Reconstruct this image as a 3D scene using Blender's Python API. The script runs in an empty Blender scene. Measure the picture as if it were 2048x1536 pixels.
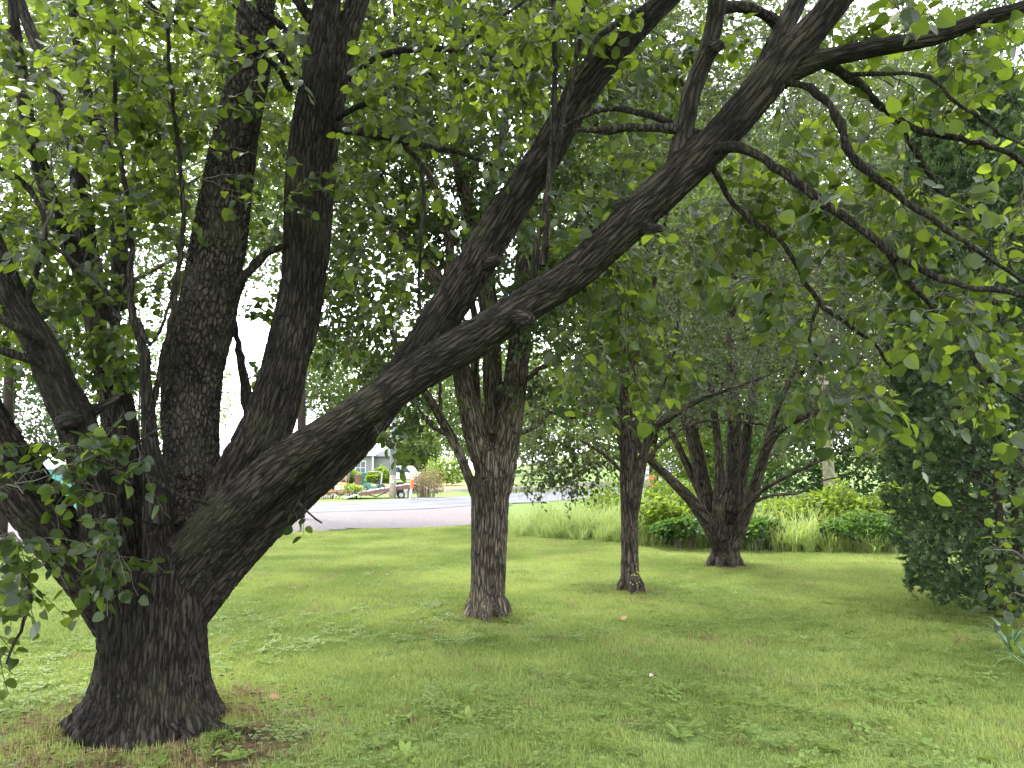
import bpy, math, random
import numpy as np
from mathutils import Matrix, Vector
rng = np.random.default_rng(7)
random.seed(7)
S = bpy.context.scene
COL = S.collection
PI = math.pi

# ------------------------------------------------------------------ camera, sky, sun, exposure
F = 1538.0                       # focal length in photo pixels (2048 wide)
PITCH = math.atan((935 - 768) / F)
CAMZ = 1.6
cam = bpy.data.cameras.new('camera'); co = bpy.data.objects.new('camera', cam); COL.objects.link(co)
cam.sensor_width = 36; cam.lens = 36 * F / 2048; cam.clip_start = 0.05; cam.clip_end = 2000
co.location = (0, 0, CAMZ); co.rotation_euler = (PI / 2 + PITCH, 0, 0)
S.camera = co
SUN_EL, SUN_AZ = math.radians(58), math.radians(-38)      # azimuth measured from +Y towards +X
W = bpy.data.worlds.new('World'); S.world = W; W.use_nodes = True
nt = W.node_tree; nt.nodes.clear()
sky = nt.nodes.new('ShaderNodeTexSky'); sky.sky_type = 'NISHITA'; sky.sun_disc = False
sky.sun_elevation = SUN_EL; sky.sun_rotation = SUN_AZ; sky.dust_density = 3.0; sky.air_density = 1.0
bgs = nt.nodes.new('ShaderNodeBackground'); bgs.inputs['Strength'].default_value = 0.15
bgc = nt.nodes.new('ShaderNodeBackground'); bgc.inputs['Color'].default_value = (0.93, 0.95, 1.0, 1); bgc.inputs['Strength'].default_value = 1.25
tcn = nt.nodes.new('ShaderNodeTexCoord'); nz = nt.nodes.new('ShaderNodeTexNoise'); nz.inputs['Scale'].default_value = 2.2; nz.inputs['Detail'].default_value = 5
rp = nt.nodes.new('ShaderNodeMapRange'); rp.inputs['From Min'].default_value = 0.3; rp.inputs['From Max'].default_value = 0.7
rp.inputs['To Min'].default_value = 0.62; rp.inputs['To Max'].default_value = 1.0
mx = nt.nodes.new('ShaderNodeMixShader'); wo = nt.nodes.new('ShaderNodeOutputWorld')
nt.links.new(tcn.outputs['Generated'], nz.inputs['Vector']); nt.links.new(nz.outputs['Fac'], rp.inputs['Value'])
nt.links.new(rp.outputs['Result'], mx.inputs['Fac']); nt.links.new(sky.outputs['Color'], bgs.inputs['Color'])
nt.links.new(bgs.outputs[0], mx.inputs[1]); nt.links.new(bgc.outputs[0], mx.inputs[2]); nt.links.new(mx.outputs[0], wo.inputs['Surface'])
sl = bpy.data.lights.new('sun', 'SUN'); so = bpy.data.objects.new('sun', sl); COL.objects.link(so)
sl.energy = 1.5; sl.angle = math.radians(12); sl.color = (1.0, 0.96, 0.88)
sd = Vector((math.sin(SUN_AZ) * math.cos(SUN_EL), math.cos(SUN_AZ) * math.cos(SUN_EL), math.sin(SUN_EL)))
so.rotation_euler = (-sd).to_track_quat('-Z', 'Y').to_euler()
S.view_settings.view_transform = 'Standard'; S.view_settings.look = 'None'
S.view_settings.exposure = 2.55; S.view_settings.gamma = 1.0; S.view_settings.use_curve_mapping = False
S.cycles.max_bounces = 8; S.cycles.transmission_bounces = 6; S.cycles.diffuse_bounces = 4; S.cycles.glossy_bounces = 2

# ------------------------------------------------------------------ helpers
FW = np.array([0, math.cos(PITCH), math.sin(PITCH)]); UP = np.array([0, -math.sin(PITCH), math.cos(PITCH)])
CAM = np.array([0, 0, CAMZ])
def P(px, py, Y):
    "world point at distance Y whose direction is the photo's pixel"
    d = FW + np.array([1.0, 0, 0]) * (px - 1024) / F + UP * (768 - py) / F
    return CAM + d * (Y / d[1])
def depth(p): return float(np.dot(np.asarray(p) - CAM, FW))
def G(px, Y, z=0.0): return np.array([(px - 1024) / F * depth((0, Y, z)), Y, z])
def pix(p):
    v = np.atleast_2d(p) - CAM; D = v @ FW
    D = np.where(D < .05, np.nan, D)
    return 1024 + F * v[:, 0] / D, 768 - F * (v @ UP) / D, D
def nrm(v): return v / np.maximum(np.linalg.norm(v, axis=-1, keepdims=True), 1e-9)

def hash3(i, j, k, s=0):
    h = (i.astype(np.int64) * 73856093) ^ (j.astype(np.int64) * 19349663) ^ (k.astype(np.int64) * 83492791) ^ (s * 2654435)
    h = (h ^ (h >> 13)) * 1274126177 & 0x7fffffff
    return ((h ^ (h >> 16)) & 0xffff) / 65535.0
def noise(p, s=0):
    i = np.floor(p).astype(np.int64); f = p - i; u = f * f * (3 - 2 * f)
    r = 0
    for a in (0, 1):
        for b in (0, 1):
            for c in (0, 1):
                w = (u[:, 0] if a else 1 - u[:, 0]) * (u[:, 1] if b else 1 - u[:, 1]) * (u[:, 2] if c else 1 - u[:, 2])
                r = r + w * hash3(i[:, 0] + a, i[:, 1] + b, i[:, 2] + c, s)
    return r

def ground_z(x, y):
    x = np.asarray(x, float); y = np.asarray(y, float)
    def ss(v, a, b):
        t = np.clip((v - a) / (b - a), 0, 1); return t * t * (3 - 2 * t)
    return 4.2 * ss(y, 55, 130) * ss(x, -6, 14) + 0.05 * np.sin(x * .6 + 1) * np.sin(y * .45) * ss(y, 9, 13)

def link(o, parent=None):
    COL.objects.link(o)
    if parent is not None: o.parent = parent
    return o
def tag(o, label=None, cat=None, group=None, kind=None):
    for k, v in (('label', label), ('category', cat), ('group', group), ('kind', kind)):
        if v: o[k] = v
    return o
def thing(name, label, cat, loc=(0, 0, 0), rz=0, group=None):
    o = bpy.data.objects.new(name, None); o.empty_display_size = .2
    o.location = tuple(float(c) for c in loc); o.rotation_euler = (0, 0, rz); link(o); return tag(o, label, cat, group)
def mesh_np(name, V, polys, mat, parent=None, smooth=False, attrs=None, local=None):
    """V (n,3); polys: list of int arrays (m,k).  attrs: {name:(type,domain,array)}; local: Empty whose world offset is removed"""
    V = np.asarray(V, np.float32)
    if local is not None: V = V - np.array(local.location, np.float32)
    me = bpy.data.meshes.new(name)
    tot = sum(len(p) for p in polys); nl = sum(p.size for p in polys)
    me.vertices.add(len(V)); me.vertices.foreach_set('co', V.ravel())
    me.loops.add(nl); me.loops.foreach_set('vertex_index', np.concatenate([p.ravel() for p in polys]).astype(np.int32))
    me.polygons.add(tot)
    st = []; off = 0
    for p in polys:
        st.append(off + np.arange(len(p)) * p.shape[1]); off += p.size
    me.polygons.foreach_set('loop_start', np.concatenate(st).astype(np.int32))
    me.update(calc_edges=True)
    if smooth: me.polygons.foreach_set('use_smooth', np.ones(tot, bool))
    for k, (t, d, a) in (attrs or {}).items():
        at = me.attributes.new(k, t, d); at.data.foreach_set('vector' if t == 'FLOAT_VECTOR' else 'value', np.asarray(a, np.float32).ravel())
    me.materials.append(mat)
    o = bpy.data.objects.new(name, me)
    return link(o, parent)

class MB:
    "collects boxes, tubes, prisms -> one mesh object"
    def __init__(s): s.v = []; s.f = []; s.n = 0
    def add(s, v, f):
        s.v += [tuple(map(float, p)) for p in v]; s.f += [tuple(i + s.n for i in q) for q in f]; s.n = len(s.v); return s
    def box(s, c, d, rz=0, rx=0, ry=0):
        M = Matrix.Rotation(rz, 3, 'Z') @ Matrix.Rotation(ry, 3, 'Y') @ Matrix.Rotation(rx, 3, 'X')
        v = [Vector(c) + M @ Vector((x * d[0] / 2, y * d[1] / 2, z * d[2] / 2)) for z in (-1, 1) for y in (-1, 1) for x in (-1, 1)]
        return s.add(v, [(0, 2, 3, 1), (4, 5, 7, 6), (0, 1, 5, 4), (2, 6, 7, 3), (0, 4, 6, 2), (1, 3, 7, 5)])
    def tube(s, pts, r, n=8, cap=True):
        pts = [np.array(p, float) for p in pts]; k = len(pts)
        rr = r if hasattr(r, '__len__') else [r] * k
        vs = []
        ref = None
        for i, p in enumerate(pts):
            t = nrm(pts[min(i + 1, k - 1)] - pts[max(i - 1, 0)])
            if ref is None: ref = np.array([1., 0, 0]) if abs(t[0]) < .8 else np.array([0, 1., 0])
            a = nrm(ref - t * np.dot(ref, t)); b = np.cross(t, a); ref = a
            for j in range(n):
                q = 2 * PI * j / n; vs.append(p + rr[i] * (a * math.cos(q) + b * math.sin(q)))
        fs = [(i * n + j, i * n + (j + 1) % n, (i + 1) * n + (j + 1) % n, (i + 1) * n + j) for i in range(k - 1) for j in range(n)]
        if cap: fs += [tuple(range(n))[::-1], tuple((k - 1) * n + j for j in range(n))]
        return s.add(vs, fs)
    def prism(s, prof, y0, y1):
        "profile (x,z) swept along y"
        n = len(prof)
        v = [(x, y0, z) for x, z in prof] + [(x, y1, z) for x, z in prof]
        return s.add(v, [tuple(range(n)), tuple(range(2 * n - 1, n - 1, -1))] + [(i, i + n, (i + 1) % n + n, (i + 1) % n) for i in range(n)])
    def build(s, name, mat, parent=None, bevel=0, smooth=False):
        me = bpy.data.meshes.new(name); me.from_pydata(s.v, [], s.f); me.materials.append(mat); me.update()
        if smooth:
            for p in me.polygons: p.use_smooth = True
        o = bpy.data.objects.new(name, me); link(o, parent)
        if bevel:
            m = o.modifiers.new('b', 'BEVEL'); m.width = bevel; m.segments = 2; m.limit_method = 'ANGLE'
        return o

# ------------------------------------------------------------------ materials
def mat(name, base=(.5, .5, .5), rough=.8, metal=0, var=None, scale=5, bump=0, bscale=40, spec=.5, trans=0, tcol=None, coord='Object', detail=4):
    m = bpy.data.materials.new(name); m.use_nodes = True; n = m.node_tree; L = n.links; b = n.nodes['Principled BSDF']
    b.inputs['Roughness'].default_value = rough; b.inputs['Metallic'].default_value = metal
    b.inputs['Specular IOR Level'].default_value = spec
    b.inputs['Base Color'].default_value = (*base, 1)
    tc = n.nodes.new('ShaderNodeTexCoord')
    if var:
        z = n.nodes.new('ShaderNodeTexNoise'); z.inputs['Scale'].default_value = scale; z.inputs['Detail'].default_value = detail
        L.new(tc.outputs[coord], z.inputs['Vector'])
        r = n.nodes.new('ShaderNodeValToRGB'); r.color_ramp.elements[0].position = .35; r.color_ramp.elements[1].position = .65
        r.color_ramp.elements[0].color = (*base, 1); r.color_ramp.elements[1].color = (*var, 1)
        L.new(z.outputs['Fac'], r.inputs['Fac']); L.new(r.outputs['Color'], b.inputs['Base Color'])
    if bump:
        z = n.nodes.new('ShaderNodeTexNoise'); z.inputs['Scale'].default_value = bscale; z.inputs['Detail'].default_value = 5
        L.new(tc.outputs[coord], z.inputs['Vector'])
        bp = n.nodes.new('ShaderNodeBump'); bp.inputs['Strength'].default_value = bump; bp.inputs['Distance'].default_value = .02
        L.new(z.outputs['Fac'], bp.inputs['Height']); L.new(bp.outputs[0], b.inputs['Normal'])
    return m
def leafmat(name, c0, c1, t0, t1, tr=.45, rough=.42, spec=.5, patch=0):
    "leaf: reflecting face + light passing through; colour varies leaf by leaf through the attribute lv"
    m = bpy.data.materials.new(name); m.use_nodes = True; n = m.node_tree; L = n.links; b = n.nodes['Principled BSDF']
    at = n.nodes.new('ShaderNodeAttribute'); at.attribute_name = 'lv'
    fac = at.outputs['Fac']
    if patch:
        gm = n.nodes.new('ShaderNodeNewGeometry'); z = n.nodes.new('ShaderNodeTexNoise'); z.inputs['Scale'].default_value = patch; z.inputs['Detail'].default_value = 3
        L.new(gm.outputs['Position'], z.inputs['Vector'])
        mm = n.nodes.new('ShaderNodeMath'); mm.operation = 'MULTIPLY_ADD'; mm.inputs[1].default_value = 2.6; mm.inputs[2].default_value = -1.3 
        L.new(z.outputs['Fac'], mm.inputs[0]); ad = n.nodes.new('ShaderNodeMath'); ad.use_clamp = True
        L.new(mm.outputs[0], ad.inputs[0]); L.new(fac, ad.inputs[1]); fac = ad.outputs[0]
    def mixc(a, c):
        x = n.nodes.new('ShaderNodeMix'); x.data_type = 'RGBA'; x.inputs[6].default_value = (*a, 1); x.inputs[7].default_value = (*c, 1)
        L.new(fac, x.inputs[0]); return x.outputs[2]
    L.new(mixc(c0, c1), b.inputs['Base Color']); b.inputs['Roughness'].default_value = rough; b.inputs['Specular IOR Level'].default_value = spec
    t = n.nodes.new('ShaderNodeBsdfTranslucent'); L.new(mixc(t0, t1), t.inputs['Color'])
    ms = n.nodes.new('ShaderNodeMixShader'); ms.inputs[0].default_value = tr
    L.new(b.outputs[0], ms.inputs[1]); L.new(t.outputs[0], ms.inputs[2]); L.new(ms.outputs[0], n.nodes['Material Output'].inputs[0])
    return m
def barkmat(name, dark, light, moss, scale=1.0, fis=.25, along=7, across=46):
    "bark in branch coordinates (attribute bk: two across, one along)"
    m = bpy.data.materials.new(name); m.use_nodes = True; n = m.node_tree; L = n.links; b = n.nodes['Principled BSDF']
    b.inputs['Roughness'].default_value = .92; b.inputs['Specular IOR Level'].default_value = .2
    at = n.nodes.new('ShaderNodeAttribute'); at.attribute_name = 'bk'
    mp = n.nodes.new('ShaderNodeMapping'); mp.inputs['Scale'].default_value = (across * scale, across * scale, along * scale)
    L.new(at.outputs['Vector'], mp.inputs['Vector'])
    z = n.nodes.new('ShaderNodeTexNoise'); z.inputs['Scale'].default_value = 1; z.inputs['Detail'].default_value = 6; z.inputs['Distortion'].default_value = .6
    L.new(mp.outputs[0], z.inputs['Vector'])
    vo = n.nodes.new('ShaderNodeTexVoronoi'); vo.feature = 'DISTANCE_TO_EDGE'; vo.inputs['Scale'].default_value = .8
    dn = n.nodes.new('ShaderNodeTexNoise'); dn.inputs['Scale'].default_value = .9; dn.inputs['Detail'].default_value = 3; L.new(mp.outputs[0], dn.inputs['Vector'])
    dm = n.nodes.new('ShaderNodeVectorMath'); dm.operation = 'MULTIPLY_ADD'; dm.inputs[1].default_value = (1.6, 1.6, 1.6); L.new(dn.outputs['Color'], dm.inputs[0]); L.new(mp.outputs[0], dm.inputs[2])
    L.new(dm.outputs[0], vo.inputs['Vector'])
    r = n.nodes.new('ShaderNodeValToRGB'); e = r.color_ramp.elements
    e[0].position = fis; e[0].color = (*dark, 1); e[1].position = .62; e[1].color = (*light, 1)
    L.new(z.outputs['Fac'], r.inputs['Fac'])
    vr = n.nodes.new('ShaderNodeMapRange'); vr.inputs['From Max'].default_value = .22; vr.inputs['To Min'].default_value = .08; vr.inputs['To Max'].default_value = 1
    L.new(vo.outputs['Distance'], vr.inputs['Value'])
    mu = n.nodes.new('ShaderNodeMix'); mu.data_type = 'RGBA'; mu.blend_type = 'MULTIPLY'; mu.inputs[0].default_value = 1
    L.new(r.outputs['Color'], mu.inputs[6]); L.new(vr.outputs[0], mu.inputs[7])
    gm = n.nodes.new('ShaderNodeNewGeometry'); z2 = n.nodes.new('ShaderNodeTexNoise'); z2.inputs['Scale'].default_value = 3.5; z2.inputs['Detail'].default_value = 5
    L.new(gm.outputs['Position'], z2.inputs['Vector'])
    r2 = n.nodes.new('ShaderNodeMapRange'); r2.inputs['From Min'].default_value = .52; r2.inputs['From Max'].default_value = .75; r2.inputs['To Max'].default_value = .6
    L.new(z2.outputs['Fac'], r2.inputs['Value'])
    mm = n.nodes.new('ShaderNodeMix'); mm.data_type = 'RGBA'; mm.inputs[7].default_value = (*moss, 1)
    L.new(r2.outputs[0], mm.inputs[0]); L.new(mu.outputs[2], mm.inputs[6])
    z3 = n.nodes.new('ShaderNodeTexNoise'); z3.inputs['Scale'].default_value = 1.6; z3.inputs['Detail'].default_value = 4; L.new(gm.outputs['Position'], z3.inputs['Vector'])
    r3 = n.nodes.new('ShaderNodeMapRange'); r3.inputs['From Min'].default_value = .35; r3.inputs['From Max'].default_value = .65; r3.inputs['To Min'].default_value = .65; r3.inputs['To Max'].default_value = 1.45; L.new(z3.outputs['Fac'], r3.inputs['Value'])
    m3 = n.nodes.new('ShaderNodeMix'); m3.data_type = 'RGBA'; m3.blend_type = 'MULTIPLY'; m3.inputs[0].default_value = 1; L.new(mm.outputs[2], m3.inputs[6]); L.new(r3.outputs[0], m3.inputs[7]); L.new(m3.outputs[2], b.inputs['Base Color'])
    # pale lichen flecks
    z4 = n.nodes.new('ShaderNodeTexNoise'); z4.inputs['Scale'].default_value = 28; z4.inputs['Detail'].default_value = 3; L.new(gm.outputs['Position'], z4.inputs['Vector'])
    r4 = n.nodes.new('ShaderNodeMapRange'); r4.inputs['From Min'].default_value = .70; r4.inputs['From Max'].default_value = .76; r4.inputs['To Max'].default_value = .55; L.new(z4.outputs['Fac'], r4.inputs['Value'])
    m4 = n.nodes.new('ShaderNodeMix'); m4.data_type = 'RGBA'; m4.inputs[7].default_value = (min(1, light[0] * 2.4), min(1, light[1] * 2.6), min(1, light[2] * 2.3), 1); L.new(r4.outputs[0], m4.inputs[0]); L.new(m3.outputs[2], m4.inputs[6]); L.new(m4.outputs[2], b.inputs['Base Color'])
    hh = n.nodes.new('ShaderNodeMath'); hh.operation = 'ADD'; L.new(z.outputs['Fac'], hh.inputs[0]); L.new(vr.outputs[0], hh.inputs[1])
    bp = n.nodes.new('ShaderNodeBump'); bp.inputs['Strength'].default_value = .9; bp.inputs['Distance'].default_value = .014
    L.new(hh.outputs[0], bp.inputs['Height']); L.new(bp.outputs[0], b.inputs['Normal'])
    return m

M = {}
M['bark1'] = barkmat('bark dark furrowed', (.006, .005, .0045), (.038, .031, .025), (.03, .031, .015), across=48, along=6.5)
M['bark1r'] = barkmat('bark rough blocky', (.007, .006, .0055), (.058, .048, .041), (.06, .058, .04), along=20, across=44)
M['bark2'] = barkmat('bark brown grey', (.026, .021, .016), (.145, .118, .09), (.09, .082, .042), 1.0, across=46, along=6)
M['bark3'] = barkmat('bark far', (.018, .015, .011), (.092, .074, .057), (.06, .055, .03), .9)
M['twig'] = mat('twig', (.03, .025, .02), .85, var=(.075, .062, .05), scale=9, coord='Object')
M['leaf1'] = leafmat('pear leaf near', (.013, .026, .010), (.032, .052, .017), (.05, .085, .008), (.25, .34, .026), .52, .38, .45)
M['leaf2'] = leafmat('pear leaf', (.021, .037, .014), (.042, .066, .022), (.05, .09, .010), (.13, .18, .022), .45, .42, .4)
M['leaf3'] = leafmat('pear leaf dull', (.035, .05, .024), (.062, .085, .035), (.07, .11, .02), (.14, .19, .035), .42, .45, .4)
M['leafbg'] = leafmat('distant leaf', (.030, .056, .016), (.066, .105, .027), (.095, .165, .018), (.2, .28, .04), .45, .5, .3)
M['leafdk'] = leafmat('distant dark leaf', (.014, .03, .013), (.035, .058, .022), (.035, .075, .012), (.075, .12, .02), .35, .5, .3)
M['conifer'] = leafmat('arborvitae spray', (.020, .042, .017), (.085, .13, .05), (.03, .065, .015), (.07, .12, .025), .22, .55, .3)
M['bush'] = leafmat('bank shrub leaf', (.055, .10, .016), (.15, .21, .035), (.17, .28, .022), (.36, .46, .05), .45, .45, .35)
M['bushdk'] = leafmat('shrub leaf deep green', (.03, .075, .02), (.07, .13, .04), (.08, .2, .02), (.18, .3, .04), .38, .45, .4)
M['grass'] = leafmat('lawn blade', (.10, .155, .036), (.30, .35, .105), (.19, .28, .045), (.44, .50, .12), .42, .5, .3, patch=.6)
M['straw'] = leafmat('dry grass blade', (.16, .10, .05), (.30, .22, .12), (.15, .10, .05), (.25, .19, .1), .25, .7, .2)
M['weed'] = leafmat('lawn weed leaf', (.09, .15, .03), (.19, .26, .06), (.17, .29, .035), (.30, .40, .07), .35, .55, .3)
M['tallgrass'] = leafmat('tall grass blade', (.15, .22, .05), (.36, .42, .15), (.28, .42, .07), (.5, .56, .18), .42, .4, .45)
M['straplf'] = leafmat('strap leaf', (.07, .13, .07), (.16, .24, .13), (.1, .2, .06), (.15, .28, .09), .25, .35, .6)
M['drybush'] = leafmat('dry shrub leaf', (.14, .12, .05), (.32, .22, .14), (.2, .22, .06), (.35, .25, .12), .35, .6, .2)

M['twiggrey'] = mat('grey bare twig', (.07, .06, .05), .9, var=(.15, .13, .11), scale=9)
M['stalk'] = mat('pale dry stalk', (.16, .12, .08), .9, var=(.24, .19, .13), scale=6)

# ------------------------------------------------------------------ leaf templates and foliage
def leaf_template(hq, w=.42, fold=.16, curl=.18):
    "unit leaf along +y, face +z; a thin stalk below y=0"
    if hq:
        ts = np.array([0, .13, .38, .68, .90]); ws = np.array([.02, w * .80, w, w * .80, w * .38])
        mid = [(0, t, -curl * t * t) for t in ts] + [(0, 1.03, -curl * 1.1)]
        Lf = [(-a, t - .05 * (i == 1), -curl * t * t + fold * a) for i, (t, a) in enumerate(zip(ts, ws))]
        Rt = [(a, t - .05 * (i == 1), -curl * t * t + fold * a * .8) for i, (t, a) in enumerate(zip(ts, ws))]
        V = mid + Lf + Rt; T = []
        for i in range(4):
            a, b = i, i + 1; l0, l1 = 6 + i, 7 + i; r0, r1 = 11 + i, 12 + i
            T += [(a, b, l1), (a, l1, l0), (a, r0, r1), (a, r1, b)]
        T += [(4, 5, 10), (4, 15, 5)]
        s = len(V); V += [(-.012, -.5, .14), (.012, -.5, .14), (.012, .03, .0), (-.012, .03, .0)]
        T += [(s, s + 1, s + 2), (s, s + 2, s + 3)]
        V = np.array(V); V[:, 1] += .5; V[:, 2] -= .14
        return V, np.array(T)
    V = np.array([(0, 0, 0), (-w, .38, fold * w), (-w * .7, .75, fold * w * .5 - curl * .5), (0, 1, -curl), (w * .7, .75, fold * w * .5 - curl * .5), (w, .38, fold * w)])
    return V, np.array([(0, 3, 2), (0, 2, 1), (0, 5, 4), (0, 4, 3)])
HQ = [leaf_template(1, .47, .25, .15), leaf_template(1, .43, .5, .32), leaf_template(1, .50, .1, .05), leaf_template(1, .46, .35, -.12)]
LQ = [leaf_template(0, .42, .2, .15), leaf_template(0, .36, .5, .3)]
QQ = [(np.array([(0, 0, 0), (-.42, .5, .06), (0, 1, -.12), (.42, .5, .06)]), np.array([(0, 3, 2), (0, 2, 1)]))]

def leaf_frames(tip, up, n_up=.9, rnd=.8):
    "tip: (n,3) leaf direction; returns rotation matrices (n,3,3) columns x,y,z"
    n = len(tip); y = nrm(tip)
    z = nrm(np.array([0, 0, n_up]) + rng.normal(0, rnd, (n, 3)) * .8)
    z = nrm(z - y * np.sum(z * y, 1)[:, None]); x = np.cross(y, z)
    return np.stack([x, y, z], 2)
def bake_leaves(pos, R, size, temps, name, mt, parent, lv=None, kind='stuff', which=None):
    n = len(pos)
    if n == 0: return None
    lv = rng.random(n) if lv is None else lv
    which = rng.integers(0, len(temps), n) if which is None else which; Vs = []; Ts = []; A = []; off = 0
    for k, (tv, tt) in enumerate(temps):
        s = np.where(which == k)[0]
        if not len(s): continue
        v = np.einsum('nij,mj->nmi', R[s], tv) * size[s][:, None, None] + pos[s][:, None, :]
        Vs.append(v.reshape(-1, 3)); Ts.append((tt[None] + (np.arange(len(s)) * len(tv))[:, None, None] + off).reshape(-1, 3))
        A.append(np.repeat(lv[s], len(tt))); off += len(s) * len(tv)
    o = mesh_np(name, np.concatenate(Vs), [np.concatenate(Ts)], mt, parent, attrs={'lv': ('FLOAT', 'FACE', np.concatenate(A))}, local=parent)
    if kind: o['kind'] = kind
    return o
LEAFMESH = {}
def single_leaves(pos, R, size, mt, parent):
    key = mt.name
    if key not in LEAFMESH:
        L = []
        for k, (tv, tt) in enumerate(HQ):
            for lv in (.15, .5, .85):
                me = bpy.data.meshes.new('leaf'); me.from_pydata([tuple(v) for v in tv], [], [tuple(map(int, t)) for t in tt]); me.materials.append(mt)
                a = me.attributes.new('lv', 'FLOAT', 'FACE'); a.data.foreach_set('value', np.full(len(tt), lv, np.float32)); me.update(); L.append(me)
        LEAFMESH[key] = L
    for p, r, s in zip(pos, R, size):
        o = bpy.data.objects.new('leaf', random.choice(LEAFMESH[key])); COL.objects.link(o); o.parent = parent
        m = Matrix([[*(r[i] * s), p[i] - parent.location[i]] for i in range(3)] + [[0, 0, 0, 1]]); o.matrix_basis = m

def tubes(paths, radii, n=3):
    "paths (N,K,3), radii (N,K) -> verts, quads"
    N, K, _ = paths.shape
    t = np.empty_like(paths); t[:, 1:-1] = paths[:, 2:] - paths[:, :-2]; t[:, 0] = paths[:, 1] - paths[:, 0]; t[:, -1] = paths[:, -1] - paths[:, -2]
    t = nrm(t); ref = nrm(np.cross(t[:, 0], rng.normal(0, 1, (N, 3))))[:, None, :]
    a = nrm(ref - t * np.sum(ref * t, 2, keepdims=True)); b = np.cross(t, a)
    q = 2 * PI * np.arange(n) / n
    V = paths[:, :, None, :] + radii[:, :, None, None] * (a[:, :, None, :] * np.cos(q)[None, None, :, None] + b[:, :, None, :] * np.sin(q)[None, None, :, None])
    base = (np.arange(N) * K * n)[:, None, None] + (np.arange(K - 1) * n)[None, :, None] + np.arange(n)[None, None, :]
    nx = base - np.arange(n) + (np.arange(n) + 1) % n
    Q = np.stack([base, nx, nx + n, base + n], 3).reshape(-1, 4)
    return V.reshape(-1, 3), Q
def resample(p, k):
    d = np.r_[0, np.cumsum(np.linalg.norm(np.diff(p, axis=0), axis=1))]
    x = np.linspace(0, d[-1], k); return np.stack([np.interp(x, d, p[:, i]) for i in range(p.shape[1])], 1)
def smooth_poly(p, step):
    "p (n,4) points+radius -> Catmull-Rom resampled at step"
    q = np.vstack([2 * p[0] - p[1], p, 2 * p[-1] - p[-2]]); out = []
    for i in range(1, len(q) - 2):
        L = np.linalg.norm(q[i + 1, :3] - q[i, :3]); m = max(2, int(L / step))
        for t in np.linspace(0, 1, m, endpoint=False):
            out.append(.5 * ((2 * q[i]) + (-q[i - 1] + q[i + 1]) * t + (2 * q[i - 1] - 5 * q[i] + 4 * q[i + 1] - q[i + 2]) * t * t + (-q[i - 1] + 3 * q[i] - 3 * q[i + 1] + q[i + 2]) * t ** 3))
    out.append(p[-1]); return np.array(out)
def limb_px(lst):
    "[(px, py, width_px, Y), ...] -> (n,4) world points with radius"
    o = []
    for px, py, w, Y in lst:
        p = P(px, py, Y); o.append([*p, w / 2 * depth(p) / F])
    return np.array(o)

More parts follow.
